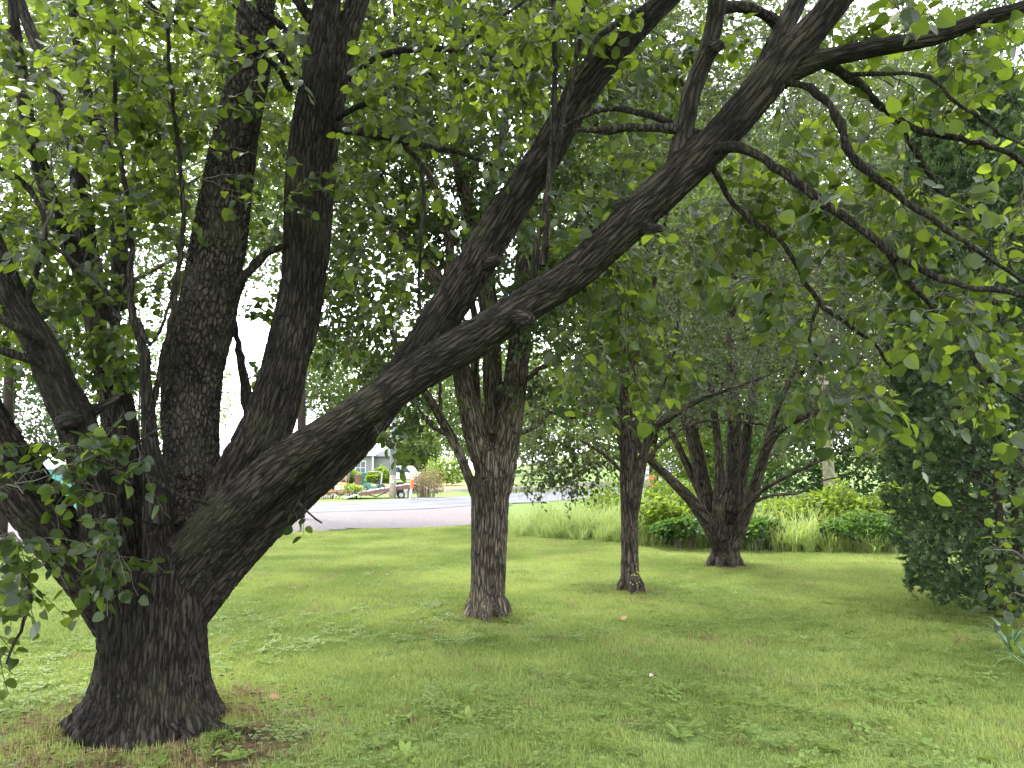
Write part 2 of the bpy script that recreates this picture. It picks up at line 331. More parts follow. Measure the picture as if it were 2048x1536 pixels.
class Tree:
    def __init__(s, name, label, cat, base, group=None):
        s.root = thing(name, label, cat, base, 0, group); s.base = np.array(base, float)
        s.limbs = []; s.pts = []; s.dirs = []; s.rads = []
        s.paths = []; s.leafp = []; s.leafd = []
    def skel(s, p4, frm=0):
        d = np.gradient(p4[:, :3], axis=0); s.pts.append(p4[frm:, :3]); s.dirs.append(nrm(d)[frm:]); s.rads.append(p4[frm:, 3])
    def limb(s, p4, part='limb', step=.06, skel=True):
        q = smooth_poly(p4, step); q[:, 3] = np.maximum(q[:, 3], .004); s.limbs.append((part, q))
        if skel: s.skel(q)
        return q
    def branch(s, lst, part='branch'):
        "thin hand-placed branch: a tube part of its own"
        q = smooth_poly(limb_px(lst), .05); q[:, :3] += rng.normal(0, .004, (len(q), 3))
        q[:, 3] = np.maximum(q[:, 3], .0025)
        s.skel(q)
        s.hand = getattr(s, 'hand', []); s.hand.append((part, q)); return q
    # ---- wood: union of all limbs, smoothed, furrowed, then cut into trunk and limbs
    def wood(s, voxel, mt, special=None, depth_f=.008, fw=.02, fl=.14, nsides=20, smooth_it=6):
        mb = MB()
        for part, q in s.limbs: mb.tube(q[:, :3], q[:, 3], nsides)
        o = mb.build('tmp', mt)
        rm = o.modifiers.new('r', 'REMESH'); rm.mode = 'VOXEL'; rm.voxel_size = voxel; rm.adaptivity = 0
        dg = bpy.context.evaluated_depsgraph_get(); ev = o.evaluated_get(dg); me = ev.to_mesh()
        nv = len(me.vertices); V = np.empty(nv * 3, np.float32); me.vertices.foreach_get('co', V); V = V.reshape(-1, 3).astype(float)
        Q = np.empty(len(me.loops), np.int32); me.loops.foreach_get('vertex_index', Q); Q = Q.reshape(-1, 4)
        ev.to_mesh_clear(); bpy.data.objects.remove(o)
        E = np.concatenate([Q[:, [0, 1]], Q[:, [1, 2]], Q[:, [2, 3]], Q[:, [3, 0]]])
        E = np.concatenate([E, E[:, ::-1]]); deg = np.bincount(E[:, 0], minlength=nv)[:, None]
        for it in range(smooth_it):
            acc = np.stack([np.bincount(E[:, 0], V[E[:, 1], c], nv) for c in range(3)], 1) / np.maximum(deg, 1)
            V = V + .6 * (acc - V)
        # nearest axis point, branch coordinates
        pts = []; rad = []; lid = []; fa = []; fb = []; al = []
        for i, (part, q) in enumerate(s.limbs):
            t = nrm(np.gradient(q[:, :3], axis=0)); ref = np.array([1., 0, 0]) if abs(t[0, 0]) < .8 else np.array([0, 1., 0])
            for k in range(len(q)):
                a = nrm(ref - t[k] * (ref @ t[k])); ref = a
                pts.append(q[k, :3]); rad.append(q[k, 3]); lid.append(i); fa.append(a); fb.append(np.cross(t[k], a))
            al += list(np.r_[0, np.cumsum(np.linalg.norm(np.diff(q[:, :3], axis=0), axis=1))] + i * 3.7)
        pts = np.array(pts); rad = np.array(rad); lid = np.array(lid); fa = np.array(fa); fb = np.array(fb); al = np.array(al); tt = np.cross(fa, fb)
        near = np.empty(nv, int)
        for c in range(0, nv, 8000):
            d = np.linalg.norm(V[c:c + 8000, None] - pts[None], axis=2); near[c:c + 8000] = np.argmin(d - rad[None], axis=1)
        rel = V - pts[near]
        bk = np.stack([np.sum(rel * fa[near], 1) + lid[near] * 1.3, np.sum(rel * fb[near], 1), al[near] + np.sum(rel * tt[near], 1)], 1)
        up_ = np.array([s.limbs[i][0] in ('trunk', 'root') for i in lid])[near]
        if s.limbs and up_.any() and voxel < .012:
            q_ = V[up_] - s.base; rr_ = np.hypot(q_[:, 0], q_[:, 1]); bk[up_] = np.stack([.36 * np.arctan2(q_[:, 0], -q_[:, 1]), 0 * rr_ + 9, q_[:, 2] - 1.1 * rr_], 1)
        # normals
        n4 = np.cross(V[Q[:, 2]] - V[Q[:, 0]], V[Q[:, 3]] - V[Q[:, 1]]); N = np.zeros_like(V)
        for c in range(4):
            for k in range(3): N[:, k] += np.bincount(Q[:, c], n4[:, k], nv)
        N = nrm(N)
        w = noise(bk * np.array([9, 9, 4]), 5) * .03
        rl = np.clip(rad[near] / .12, .15, 1.6)
        def ridge(fw, fl, sd):
            u = np.stack([(bk[:, 0] + w) / fw, (bk[:, 1] + w) / fw, bk[:, 2] / fl], 1); n_ = noise(u, sd); return 1 - np.abs(2 * n_ - 1) * 1.0
        r1 = ridge(fw, fl, 1); r2 = ridge(fw * .5, fl * .45, 2)
        f = -np.clip((r1 - .62) / .38, 0, 1) * 1.0 - np.clip((r2 - .7) / .3, 0, 1) * .35
        big = (noise(bk * np.array([5, 5, 2.2]), 9) - .5) * .022 * rl
        if up_.any():
            rl_ = V - s.base; an = np.arctan2(rl_[:, 1], rl_[:, 0]); q_ = np.stack([np.cos(an) * 2.6 + 7, np.sin(an) * 2.6 + 7, rl_[:, 2] * 1.5], 1)
            big = big + up_ * (noise(q_, 14) - .5) * .30 * rad[near] * np.exp(-np.clip(rl_[:, 2], 0, 9) / (.9 * rad[near] + .05))
        V = V + N * (depth_f * rl * f + big)[:, None]
        # cut in parts
        fl_ = lid[near[Q[:, 0]]]
        first = {}
        for i, (part, q) in enumerate(s.limbs):
            fi = Q[fl_ == i]
            if len(fi) == 0: continue
            key = 'trunk' if part in ('trunk', 'root') else i
            first.setdefault(key, []).append(fi)
        for key, fl2 in first.items():
            fi = np.concatenate(fl2); u, inv = np.unique(fi, return_inverse=True)
            nm = 'trunk' if key == 'trunk' else s.limbs[key][0]
            mesh_np(nm, V[u], [inv.reshape(-1, 4)], (special or {}).get(nm, mt), s.root, True, {'bk': ('FLOAT_VECTOR', 'POINT', bk[u])}, local=s.root)
        for part, q in getattr(s, 'hand', []):
            V2, Q2 = tubes(q[None, :, :3], q[None, :, 3] * (1 + .12 * rng.normal(0, 1, (1, len(q)))), 8)
            bk2 = V2.copy()
            mesh_np(part, V2, [Q2], mt, s.root, True, {'bk': ('FLOAT_VECTOR', 'POINT', bk2)}, local=s.root)
    # ---- twigs that reach for targets
    def grow(s, T, kmax=1.8, spray=(3, 5), slen=(.14, .34), droop=.25, step_leaf=.035, rfac=1.0, bare=0.0, rmin=.0022):
        T = np.asarray(T); 
        cap = 400000
        A = np.zeros((cap, 3)); D = np.zeros((cap, 3)); Rr = np.zeros(cap); n = 0
        for a, d, r in zip(s.pts, s.dirs, s.rads):
            A[n:n + len(a)] = a; D[n:n + len(a)] = d; Rr[n:n + len(a)] = r; n += len(a)
        d0 = np.array([np.min(np.linalg.norm(A[:n] - t, axis=1)) for t in T]); order = np.argsort(d0)
        for ti in order:
            t = T[ti]; v = t - A[:n]; d = np.linalg.norm(v, axis=1); cosv = np.sum(v * D[:n], 1) / np.maximum(d, 1e-6)
            k = int(np.argmin(d * (1.5 - .6 * cosv) + .06 * (Rr[:n] < .004))); L = d[k]
            if L > kmax or L < .02: continue
            a = A[k]; u = v[k] / L; ia = nrm(D[k] * .45 + u * .75 + rng.normal(0, .12, 3))
            ed = nrm(u + np.array([0, 0, -droop]) + rng.normal(0, .25, 3))
            c1 = a + ia * L * .38; c2 = t - ed * L * .3
            m = 6 if L < .6 else 9; x = np.linspace(0, 1, m)[:, None]
            pth = (1 - x) ** 3 * a + 3 * (1 - x) ** 2 * x * c1 + 3 * (1 - x) * x * x * c2 + x ** 3 * t
            jit = rng.normal(0, .028 * L + .004, (m, 3)); jit[0] = 0; jit[-1] = 0; pth = pth + jit
            r0 = min(.75 * Rr[k], (.0028 + .0085 * L) * rfac); rr = np.linspace(r0, rmin, m)
            s.paths.append((pth, rr))
            e = max(2, int(m * .85)); A[n:n + e - 1] = pth[1:e]; D[n:n + e - 1] = nrm(pth[2:e + 1] - pth[:e - 1]) if e < m else ed; Rr[n:n + e - 1] = rr[1:e]; n += e - 1
            for q in range(rng.integers(spray[0], spray[1] + 1)):
                bi = rng.integers(m // 2, m); b = pth[bi]
                dd = nrm(ed + rng.normal(0, .55, 3)); l = rng.uniform(*slen); y = np.linspace(0, 1, 4)[:, None]
                sp = b + dd * l * y + np.array([0, 0, -droop]) * l * y * y * .8 + rng.normal(0, .008, (4, 3)) * (y > 0)
                s.paths.append((sp, np.linspace(max(rmin, min(rr[bi], .003)), rmin * .7, 4)))
                if rng.random() < bare: continue
                nl = max(2, int(l / step_leaf)); z = (np.arange(nl) + rng.random()) / nl
                for c, zz in enumerate(z):
                    zz = min(zz, .999); i0 = int(zz * 3); f = zz * 3 - i0; p = sp[i0] * (1 - f) + sp[i0 + 1] * f
                    side = nrm(np.cross(dd, [0, 0, 1.])) * (1 if c % 2 else -1)
                    s.leafp.append(p); s.leafd.append(dd * .55 + side * .75 + np.array([0, 0, -.45]) + rng.normal(0, .35, 3))
    def finish(s, size, mt, temps, name='foliage', singles=0, smt=None, twig=M['twig'], nside=3, sz=.18, far=None, keep=None):
        for n_ in (4, 6, 9):
            ps = [p for p in s.paths if len(p[0]) == n_]
            s.tw = getattr(s, 'tw', []); 
            if ps: s.tw.append(tubes(np.array([p[0] for p in ps]), np.array([p[1] for p in ps]), nside if n_ > 4 else 3))
        if s.tw:
            V = np.concatenate([v for v, q in s.tw]); off = 0; Qs = []
            for v, q in s.tw: Qs.append(q + off); off += len(v)
            o = mesh_np('twigs', V, [np.concatenate(Qs)], twig, s.root, True, local=s.root); o['kind'] = 'stuff'
        if not len(s.leafp): return
        p = np.array(s.leafp); d = np.array(s.leafd); R = leaf_frames(d, None); sz_ = size * np.exp(rng.normal(0, sz, len(p)))
        if singles:
            x, y, D = pix(p); ok = (x > 0) & (x < 2048) & (y > 0) & (y < 1536)
            D = np.where(ok, D, 1e9); idx = np.argsort(D / sz_)[:singles]; idx = idx[D[idx] < 1e8]
            single_leaves(p[idx], R[idx], sz_[idx], smt or mt, s.root)
            k = np.ones(len(p), bool); k[idx] = False; p, R, sz_ = p[k], R[k], sz_[k]
        # leaves the picture shows get the fine template
        x, y, D = pix(p); near = (D < 7.5) & (x > -150) & (x < 2200) & (y > -200)
        if temps == 'auto':
            bake_leaves(p, R, sz_, HQ + LQ, name, mt, s.root, which=np.where(near, rng.integers(0, 4, len(p)), 4 + rng.integers(0, 2, len(p))))
        else:
            bake_leaves(p, R, sz_, temps, name, mt, s.root)

def blob(c, r, n, thr=.42, fr=1.1, shell=.6, sd=3):
    "n targets inside an ellipsoid, more towards the outside, with gaps where the noise is low"
    out = np.zeros((0, 3)); c = np.array(c, float); r = np.array(r, float) if hasattr(r, '__len__') else np.full(3, float(r))
    while len(out) < n:
        d = nrm(rng.normal(0, 1, (n * 2, 3))); rad = rng.random((n * 2, 1)) ** (1 / (1.5 + 2 * shell)); p = c + d * rad * r
        k = (noise(p * fr + 50, sd) > thr) & (p[:, 2] > .25); out = np.vstack([out, p[k]])
    return out[:n]
def blobpx(px, py, Y, rx, ry, ry_depth, n, **k):
    "ellipsoid centred where the photo shows it: half sizes rx, ry in photo pixels at that distance, depth in metres"
    c = P(px, py, Y); D = depth(c); return blob(c, (rx * D / F, ry_depth, ry * D / F), n, **k)

# ------------------------------------------------------------------ ground, road, gravel
def grid_sheet(xs, ys, fz, name, mt, dz=0):
    X, Y = np.meshgrid(xs, ys); V = np.stack([X.ravel(), Y.ravel(), fz(X.ravel(), Y.ravel()) + dz], 1)
    a, b = len(xs), len(ys); i = (np.arange(b - 1)[:, None] * a + np.arange(a - 1)[None]).ravel()
    o = mesh_np(name, V, [np.stack([i, i + 1, i + 1 + a, i + a], 1)], mt, None, True); o['kind'] = 'structure'; return o
def ground_mat():
    m = bpy.data.materials.new('lawn soil'); m.use_nodes = True; n = m.node_tree; L = n.links; b = n.nodes['Principled BSDF']; b.inputs['Roughness'].default_value = .95
    b.inputs['Specular IOR Level'].default_value = .15
    g = n.nodes.new('ShaderNodeNewGeometry')
    z = n.nodes.new('ShaderNodeTexNoise'); z.inputs['Scale'].default_value = 14; z.inputs['Detail'].default_value = 8; L.new(g.outputs['Position'], z.inputs['Vector'])
    r = n.nodes.new('ShaderNodeValToRGB'); e = r.color_ramp.elements; e[0].position = .3; e[0].color = (.06, .10, .022, 1); e[1].position = .7; e[1].color = (.13, .18, .05, 1)
    L.new(z.outputs['Fac'], r.inputs['Fac'])
    # bare brown soil round the near trunk
    vm = n.nodes.new('ShaderNodeVectorMath'); vm.operation = 'DISTANCE'; vm.inputs[1].default_value = (-2.0, 4.55, 0); L.new(g.outputs['Position'], vm.inputs[0])
    z2 = n.nodes.new('ShaderNodeTexNoise'); z2.inputs['Scale'].default_value = 3; z2.inputs['Detail'].default_value = 5; L.new(g.outputs['Position'], z2.inputs['Vector'])
    a = n.nodes.new('ShaderNodeMath'); a.operation = 'MULTIPLY_ADD'; a.inputs[1].default_value = 1.2; L.new(z2.outputs['Fac'], a.inputs[0]); L.new(vm.outputs['Value'], a.inputs[2])
    mr = n.nodes.new('ShaderNodeMapRange'); mr.inputs['From Min'].default_value = .95; mr.inputs['From Max'].default_value = 1.45; mr.inputs['To Min'].default_value = 1; mr.inputs['To Max'].default_value = 0
    L.new(a.outputs[0], mr.inputs['Value'])
    mx = n.nodes.new('ShaderNodeMix'); mx.data_type = 'RGBA'; mx.inputs[7].default_value = (.075, .05, .03, 1); L.new(mr.outputs[0], mx.inputs[0]); L.new(r.outputs[0], mx.inputs[6])
    L.new(mx.outputs[2], b.inputs['Base Color'])
    bp = n.nodes.new('ShaderNodeBump'); bp.inputs['Strength'].default_value = .8; bp.inputs['Distance'].default_value = .03; L.new(z.outputs['Fac'], bp.inputs['Height']); L.new(bp.outputs[0], b.inputs['Normal'])
    return m
M['soil'] = ground_mat()
M['verge'] = mat('verge grass', (.07, .12, .025), .95, var=(.13, .18, .05), scale=1.2, bump=.8, bscale=20, spec=.2)
M['gravel'] = mat('pink grey gravel', (.095, .084, .088), .95, var=(.178, .158, .162), scale=26, bump=.9, bscale=60, spec=.2, detail=9)
M['gravel2'] = mat('yard gravel', (.13, .10, .095), .95, var=(.21, .175, .16), scale=3, bump=.8, bscale=30, spec=.2, detail=9)
M['asphalt'] = mat('worn asphalt', (.058, .061, .072), .8, var=(.082, .086, .1), scale=1.2, bump=.5, bscale=80, detail=9)
M['streakdk'] = mat('dark streak', (.06, .06, .075), .7)
M['dryg'] = mat('dry yard grass', (.16, .15, .05), .95, var=(.24, .20, .09), scale=1.5, bump=.8, bscale=20, spec=.2)
far_xs = np.concatenate([[-900, -400, -150], np.arange(-80, 90, 3.), [150, 400, 900]]); far_ys = np.concatenate([np.arange(-20, 30, 2.), np.arange(30, 160, 4.), [220, 400, 900]])
grid_sheet(far_xs, far_ys, lambda x, y: ground_z(x, y), 'ground', M['soil'], 0)

def ribbon(cx, w0, w1, name, mt, dz, step=1.5):
    "strip along centre line cx (n,2), from offset w0 to w1 (left negative)"
    c = np.array(cx, float); q = smooth_poly(np.c_[c, np.zeros((len(c), 2))], step)[:, :2]
    t = nrm(np.gradient(q, axis=0)); nn = np.stack([t[:, 1], -t[:, 0]], 1)
    k = 5; V = []
    for j in range(k):
        o = w0 + (w1 - w0) * j / (k - 1); xy = q + nn * o; V.append(np.c_[xy, ground_z(xy[:, 0], xy[:, 1]) + dz])
    m = len(q); V = np.array(V).transpose(1, 0, 2).reshape(-1, 3); i = (np.arange(m - 1)[:, None] * k + np.arange(k - 1)[None]).ravel()
    o = mesh_np(name, V, [np.stack([i, i + 1, i + 1 + k, i + k], 1)], mt); o['kind'] = 'structure'; return o
ROAD = [(-60, 22), (-36, 23.5), (-20, 26.0), (-10, 29.5), (-3, 36), (3.2, 46), (8.5, 58), (14.5, 74), (22, 98), (28, 125)]
def poly_sheet(pts, name, mt, dz, res=.8):
    pts = np.array(pts, float); x0, y0 = pts.min(0); x1, y1 = pts.max(0)
    xs = np.arange(x0, x1 + res, res); ys = np.arange(y0, y1 + res, res); X, Y = np.meshgrid(xs, ys)
    cx = (X[:-1, :-1] + res / 2).ravel(); cy = (Y[:-1, :-1] + res / 2).ravel()
    ins = np.zeros(len(cx), bool); j = len(pts) - 1
    wob = (noise(np.stack([cx * .5, cy * .5, cx * 0], 1), 4) - .5) * 1.2
    for i in range(len(pts)):
        a, b = pts[i], pts[j]; c = ((a[1] > cy + wob) != (b[1] > cy + wob)) & (cx < (b[0] - a[0]) * (cy + wob - a[1]) / (b[1] - a[1] + 1e-9) + a[0]); ins ^= c; j = i
    n = len(xs); ii = np.where(ins)[0]; r = ii // (n - 1); c = ii % (n - 1); f = r * n + c
    Qd = np.stack([f, f + 1, f + 1 + n, f + n], 1); u, inv = np.unique(Qd, return_inverse=True)
    V = np.stack([X.ravel()[u], Y.ravel()[u]], 1); V = np.c_[V, ground_z(V[:, 0], V[:, 1]) + dz]
    o = mesh_np(name, V, [inv.reshape(-1, 4)], mt); o['kind'] = 'structure'; return o
# verge far side, gravel apron this side, yard behind
poly_sheet([(-80, 20), (-36, 20), (-12, 26), (0, 33), (9, 50), (30, 95), (60, 130), (-30, 135), (-80, 100)], 'grass_verge', M['verge'], .012, 1.6)
poly_sheet([(-60, 10), (-24, 12), (-9.8, 14.2), (-7.2, 17), (-5.2, 19.6), (-2.2, 20.6), (-.6, 22), (-1.0, 26), (0, 34), (-60, 34)], 'gravel_apron', M['gravel'], .024, .35)
poly_sheet([(-60, 33), (-13.5, 34.5), (-10.5, 40), (-6, 50), (-2, 52), (9, 66), (10, 71), (-1, 60), (-4, 62), (-9, 64), (-12, 80), (-60, 90)], 'yard_gravel', M['gravel2'], .03, .8)
poly_sheet([(-16, 66), (-3, 61), (-3, 80), (-18, 84)], 'dry_grass_patch', M['dryg'], .036, .8)
ribbon(ROAD, -3.4, 3.4, 'road', M['asphalt'], .036)
for a, b, o0, o1 in ((2, 6, -.95, -.8), (2, 6, .55, .8), (3, 5, 1.7, 1.85)):
    ribbon(ROAD[a:b], o0, o1, 'road_streak', M['streakdk'], .041)  # narrow darker strips running along the road

# ------------------------------------------------------------------ TREE 1: the near many-limbed tree
Y0 = 5.0
T1 = Tree('pear_tree', 'large dark many-limbed tree leaning over the lawn at the left, its trunk nearest of all', 'tree', G(293, Y0))
b = G(293, Y0)
tr = [[b[0] + .02, b[1], -.15, .50], [b[0] + .02, b[1], .0, .44], [b[0] + .02, b[1], .12, .385], [b[0] + .02, b[1], .27, .345], [b[0] + .02, b[1], .5, .32], [b[0] + .01, b[1], .75, .325], [b[0] - .01, b[1], .95, .33]]
T1.limb(np.array(tr), 'trunk', .05, False)
for (x, y), r, zz in (((.86, -.20), .055, -.01), ((-.60, -.12), .05, -.02), ((.62, -.50), .045, -.03), ((.16, -.62), .04, -.035), ((-.34, -.52), .04, -.035)):
    o = b + np.array([0, 0, 0]); n_ = np.hypot(x, y); u = np.array([x, y]) / n_
    T1.limb(np.array([[o[0] + u[0] * .24, o[1] + u[1] * .24, .26, .06], [o[0] + u[0] * .32, o[1] + u[1] * .32, .12, .07], [o[0] + u[0] * .46, o[1] + u[1] * .46, .02, r], [o[0] + x, o[1] + y, zz - .04, r * .55], [o[0] + x * 1.25, o[1] + y * 1.25, -.14, r * .35]]), 'root', .05, False)
LB = {}
def L1(k, lst, part='limb'): LB[k] = T1.limb(limb_px(lst), part); return LB[k]
L1('A', [(255, 1250, 120, 5.0), (195, 1165, 112, 5.0), (130, 1090, 108, 4.95), (60, 1000, 112, 4.85), (0, 910, 108, 4.8), (-50, 810, 95, 4.7), (-90, 690, 85, 4.6), (-160, 500, 75, 4.4), (-260, 300, 60, 4.2)])
L1('B', [(245, 1230, 80, 4.95), (205, 1110, 72, 4.9), (192, 1010, 70, 4.85), (168, 910, 70, 4.75), (152, 838, 78, 4.7), (118, 770, 72, 4.65), (88, 700, 64, 4.6), (62, 655, 60, 4.55), (28, 600, 56, 4.5), (8, 545, 48, 4.45), (-20, 470, 40, 4.4), (-60, 350, 34, 4.3), (-90, 150, 26, 4.2)])
L1('C', [(290, 1230, 90, 5.2), (268, 1080, 78, 5.4), (248, 930, 76, 5.5), (232, 800, 68, 5.6), (212, 700, 62, 5.6), (192, 600, 54, 5.6), (172, 500, 46, 5.7), (163, 400, 42, 5.7), (150, 290, 36, 5.7), (120, 200, 30, 5.7), (60, 60, 24, 5.8), (20, -60, 18, 5.8)])
L1('C2', [(235, 620, 30, 5.9), (240, 520, 34, 6.0), (228, 400, 30, 6.1), (205, 280, 28, 6.2), (170, 180, 24, 6.3), (150, 50, 20, 6.4), (140, -80, 16, 6.4)])
L1('C3', [(205, 640, 30, 5.6), (160, 540, 34, 5.5), (115, 440, 36, 5.4), (90, 360, 36, 5.4), (60, 270, 34, 5.3), (42, 150, 28, 5.3), (28, 40, 22, 5.2), (20, -80, 18, 5.2)])
L1('D', [(322, 1220, 70, 4.95), (318, 1080, 58, 4.95), (312, 970, 48, 4.95), (302, 900, 36, 4.9), (296, 820, 28, 4.9), (290, 740, 22, 4.9)])
L1('E', [(375, 1190, 110, 5.3), (382, 1060, 112, 5.35), (383, 940, 112, 5.4), (380, 830, 118, 5.4), (387, 740, 118, 5.4), (410, 640, 112, 5.4), (427, 540, 106, 5.4), (450, 410, 104, 5.4), (474, 260, 92, 5.4), (503, 120, 78, 5.4), (514, 0, 74, 5.4), (520, -120, 68, 5.4), (540, -350, 50, 5.4)], 'rough_barked_limb')
L1('F', [(440, 1060, 110, 5.15), (478, 960, 112, 5.2), (528, 868, 112, 5.3), (560, 770, 98, 5.35), (583, 670, 90, 5.4), (596, 570, 74, 5.4), (600, 460, 66, 5.4), (605, 330, 64, 5.35), (620, 210, 62, 5.3), (636, 110, 60, 5.3), (655, 0, 56, 5.3), (670, -150, 50, 5.2), (700, -400, 34, 5.1)])
L1('F2', [(600, 690, 60, 5.42), (618, 580, 62, 5.45), (634, 470, 58, 5.45), (642, 360, 56, 5.45), (658, 230, 56, 5.45), (682, 110, 54, 5.45), (716, 0, 48, 5.45), (760, -140, 42, 5.5), (830, -400, 30, 5.6)])
L1('G', [(295, 1255, 130, 5.0), (372, 1130, 112, 4.95), (462, 1025, 98, 4.85), (556, 933, 86, 4.75), (655, 868, 78, 4.65), (750, 806, 78, 4.55), (840, 745, 80, 4.5), (950, 680, 80, 4.4), (1058, 606, 78, 4.3), (1150, 546, 76, 4.2), (1248, 455, 80, 4.1), (1332, 376, 80, 4.0), (1405, 308, 78, 3.95), (1482, 225, 74, 3.9), (1552, 140, 72, 3.85), (1625, 60, 64, 3.8), (1690, -20, 58, 3.75), (1790, -150, 48, 3.7), (1950, -380, 30, 3.6)], 'leaning_limb')
L1('G2', [(345, 1240, 120, 5.1), (425, 1140, 112, 5.1), (510, 1060, 94, 5.08), (592, 985, 86, 5.05), (685, 900, 82, 5.0), (768, 800, 80, 5.0), (848, 690, 80, 4.95), (918, 585, 80, 4.9), (975, 490, 78, 4.85), (1030, 400, 72, 4.8), (1090, 310, 68, 4.75), (1150, 208, 62, 4.7), (1220, 115, 56, 4.65), (1300, 30, 48, 4.6), (1370, -40, 42, 4.6), (1500, -200, 30, 4.5)], 'leaning_limb')
L1('H', [(1350, 330, 44, 3.98), (1372, 250, 40, 3.97), (1382, 190, 42, 3.97), (1412, 110, 40, 3.95), (1428, 50, 40, 3.95), (1434, 0, 40, 3.9), (1440, -90, 34, 3.9), (1460, -300, 24, 3.8)])
L1('I', [(1520, 185, 50, 3.88), (1575, 148, 48, 3.86), (1640, 120, 42, 3.8), (1750, 96, 40, 3.75), (1870, 74, 36, 3.7), (1960, 40, 34, 3.65), (2060, 10, 32, 3.6), (2200, -60, 26, 3.5), (2400, -150, 20, 3.4)])
L1('J', [(1530, 150, 52, 3.95), (1562, 70, 46, 4.0), (1600, -10, 42, 4.05), (1650, -130, 36, 4.1), (1720, -350, 26, 4.2)])
# stubs, knobs
L1('s1', [(1275, 452, 34, 4.1), (1300, 458, 24, 4.0), (1328, 457, 18, 3.98)], 'branch_stub'); L1('s2', [(965, 525, 50, 4.85), (985, 522, 28, 4.75), (1001, 517, 22, 4.72)], 'branch_stub')
L1('s3', [(150, 838, 50, 4.65), (128, 845, 36, 4.5), (113, 849, 30, 4.45)], 'branch_stub'); L1('s4', [(1235, 415, 34, 4.05), (1250, 397, 18, 4.0)], 'knob'); L1('s5', [(1425, 100, 30, 3.9), (1448, 84, 18, 3.88)], 'knob')
L1('s6', [(1040, 640, 50, 4.2), (1066, 638, 30, 4.15)], 'knob'); L1('s7', [(245, 980, 60, 5.0), (225, 940, 50, 4.95), (212, 925, 40, 4.92)], 'branch_stub')
L1('s8', [(150, 838, 40, 4.7), (200, 815, 22, 4.7), (240, 792, 16, 4.72)], 'branch')
B = T1.branch
B([(1425, 300, 24, 3.9), (1470, 292, 22, 3.8), (1530, 320, 20, 3.75), (1610, 375, 20, 3.7), (1670, 420, 19, 3.65), (1740, 470, 18, 3.6), (1790, 510, 17, 3.6), (1860, 545, 15, 3.55), (1930, 573, 13, 3.5), (2000, 580, 11, 3.5), (2080, 600, 9, 3.5)])
B([(1775, 495, 13, 3.6), (1800, 540, 12, 3.65), (1840, 590, 11, 3.7), (1890, 640, 11, 3.75), (1930, 690, 9, 3.8), (1970, 750, 9, 3.8), (2060, 810, 6, 3.8)])
B([(1420, 320, 16, 3.95), (1452, 388, 13, 4.0), (1500, 440, 12, 4.0), (1555, 475, 11, 4.0), (1600, 545, 10, 4.05), (1637, 602, 10, 4.1), (1700, 650, 8, 4.1), (1760, 700, 6, 4.15), (1790, 780, 5, 4.2)])
B([(1637, 602, 7, 4.1), (1620, 680, 6, 4.1), (1650, 740, 4, 4.1)])
B([(1555, 165, 20, 3.85), (1620, 178, 18, 3.8), (1672, 230, 18, 3.75), (1700, 310, 17, 3.7), (1745, 350, 15, 3.65), (1810, 400, 14, 3.6), (1870, 442, 12, 3.55), (1950, 500, 10, 3.5), (2060, 570, 7, 3.5)])
B([(1630, 120, 20, 3.8), (1700, 155, 19, 3.9), (1730, 180, 17, 3.95), (1772, 220, 15, 4.0), (1830, 255, 14, 4.0), (1920, 280, 12, 4.0), (2000, 300, 11, 4.0), (2080, 350, 8, 4.0)])
B([(1750, 200, 14, 4.0), (1790, 240, 12, 4.2), (1850, 330, 11, 4.3), (1900, 420, 9, 4.4), (1960, 540, 7, 4.4), (2000, 640, 5, 4.4)])
B([(1700, 150, 10, 3.8), (1780, 145, 9, 3.7), (1860, 155, 8, 3.6), (1920, 210, 7, 3.5), (2060, 300, 5, 3.4)])
B([(1400, 268, 16, 3.98), (1340, 258, 19, 3.95), (1270, 254, 17, 3.95), (1200, 260, 14, 3.95), (1150, 262, 8, 3.95)])
B([(1345, 248, 14, 4.0), (1290, 228, 13, 4.0), (1230, 218, 12, 4.0), (1170, 232, 8, 4.0), (1120, 260, 5, 4.0)])
B([(1420, 20, 22, 3.95), (1480, 15, 22, 3.98), (1540, 32, 22, 4.02), (1560, 60, 22, 4.05)])
B([(1340, -30, 16, 4.5), (1280, 20, 14, 4.4), (1200, 70, 12, 4.4), (1165, 130, 10, 4.4), (1130, 180, 9, 4.4), (1108, 260, 8, 4.4)])
B([(1087, 535, 14, 4.25), (1092, 430, 13, 4.3), (1103, 300, 12, 4.35), (1110, 150, 11, 4.4), (1108, 0, 9, 4.4), (1112, -150, 7, 4.4)])
B([(1066, 560, 14, 4.3), (1083, 440, 12, 4.3), (1120, 270, 11, 4.35), (1150, 130, 10, 4.4), (1170, 0, 8, 4.4)])
B([(675, 255, 22, 5.4), (730, 262, 24, 5.2), (790, 275, 20, 5.1), (850, 290, 14, 5.0), (920, 305, 10, 4.9), (1010, 340, 6, 4.9)])
B([(790, 275, 16, 5.1), (830, 310, 14, 5.1), (845, 350, 10, 5.1), (845, 420, 9, 5.1), (838, 560, 7, 5.1), (842, 650, 5, 5.1)])
B([(700, 160, 14, 5.4), (760, 112, 13, 5.2), (850, 98, 13, 5.1), (950, 108, 12, 5.0), (1040, 132, 11, 4.9), (1095, 148, 8, 4.9)])
B([(668, 240, 12, 5.4), (760, 190, 10, 5.2), (870, 140, 9, 5.0), (960, 70, 7, 4.9), (1060, -10, 5, 4.9)])
B([(452, 605, 24, 5.35), (480, 565, 20, 5.3), (510, 528, 18, 5.3), (545, 500, 16, 5.3), (575, 488, 12, 5.3)])
B([(498, 930, 36, 5.5), (500, 850, 24, 5.6), (490, 770, 20, 5.6), (478, 700, 14, 5.65), (468, 630, 11, 5.7), (490, 560, 8, 5.7)])
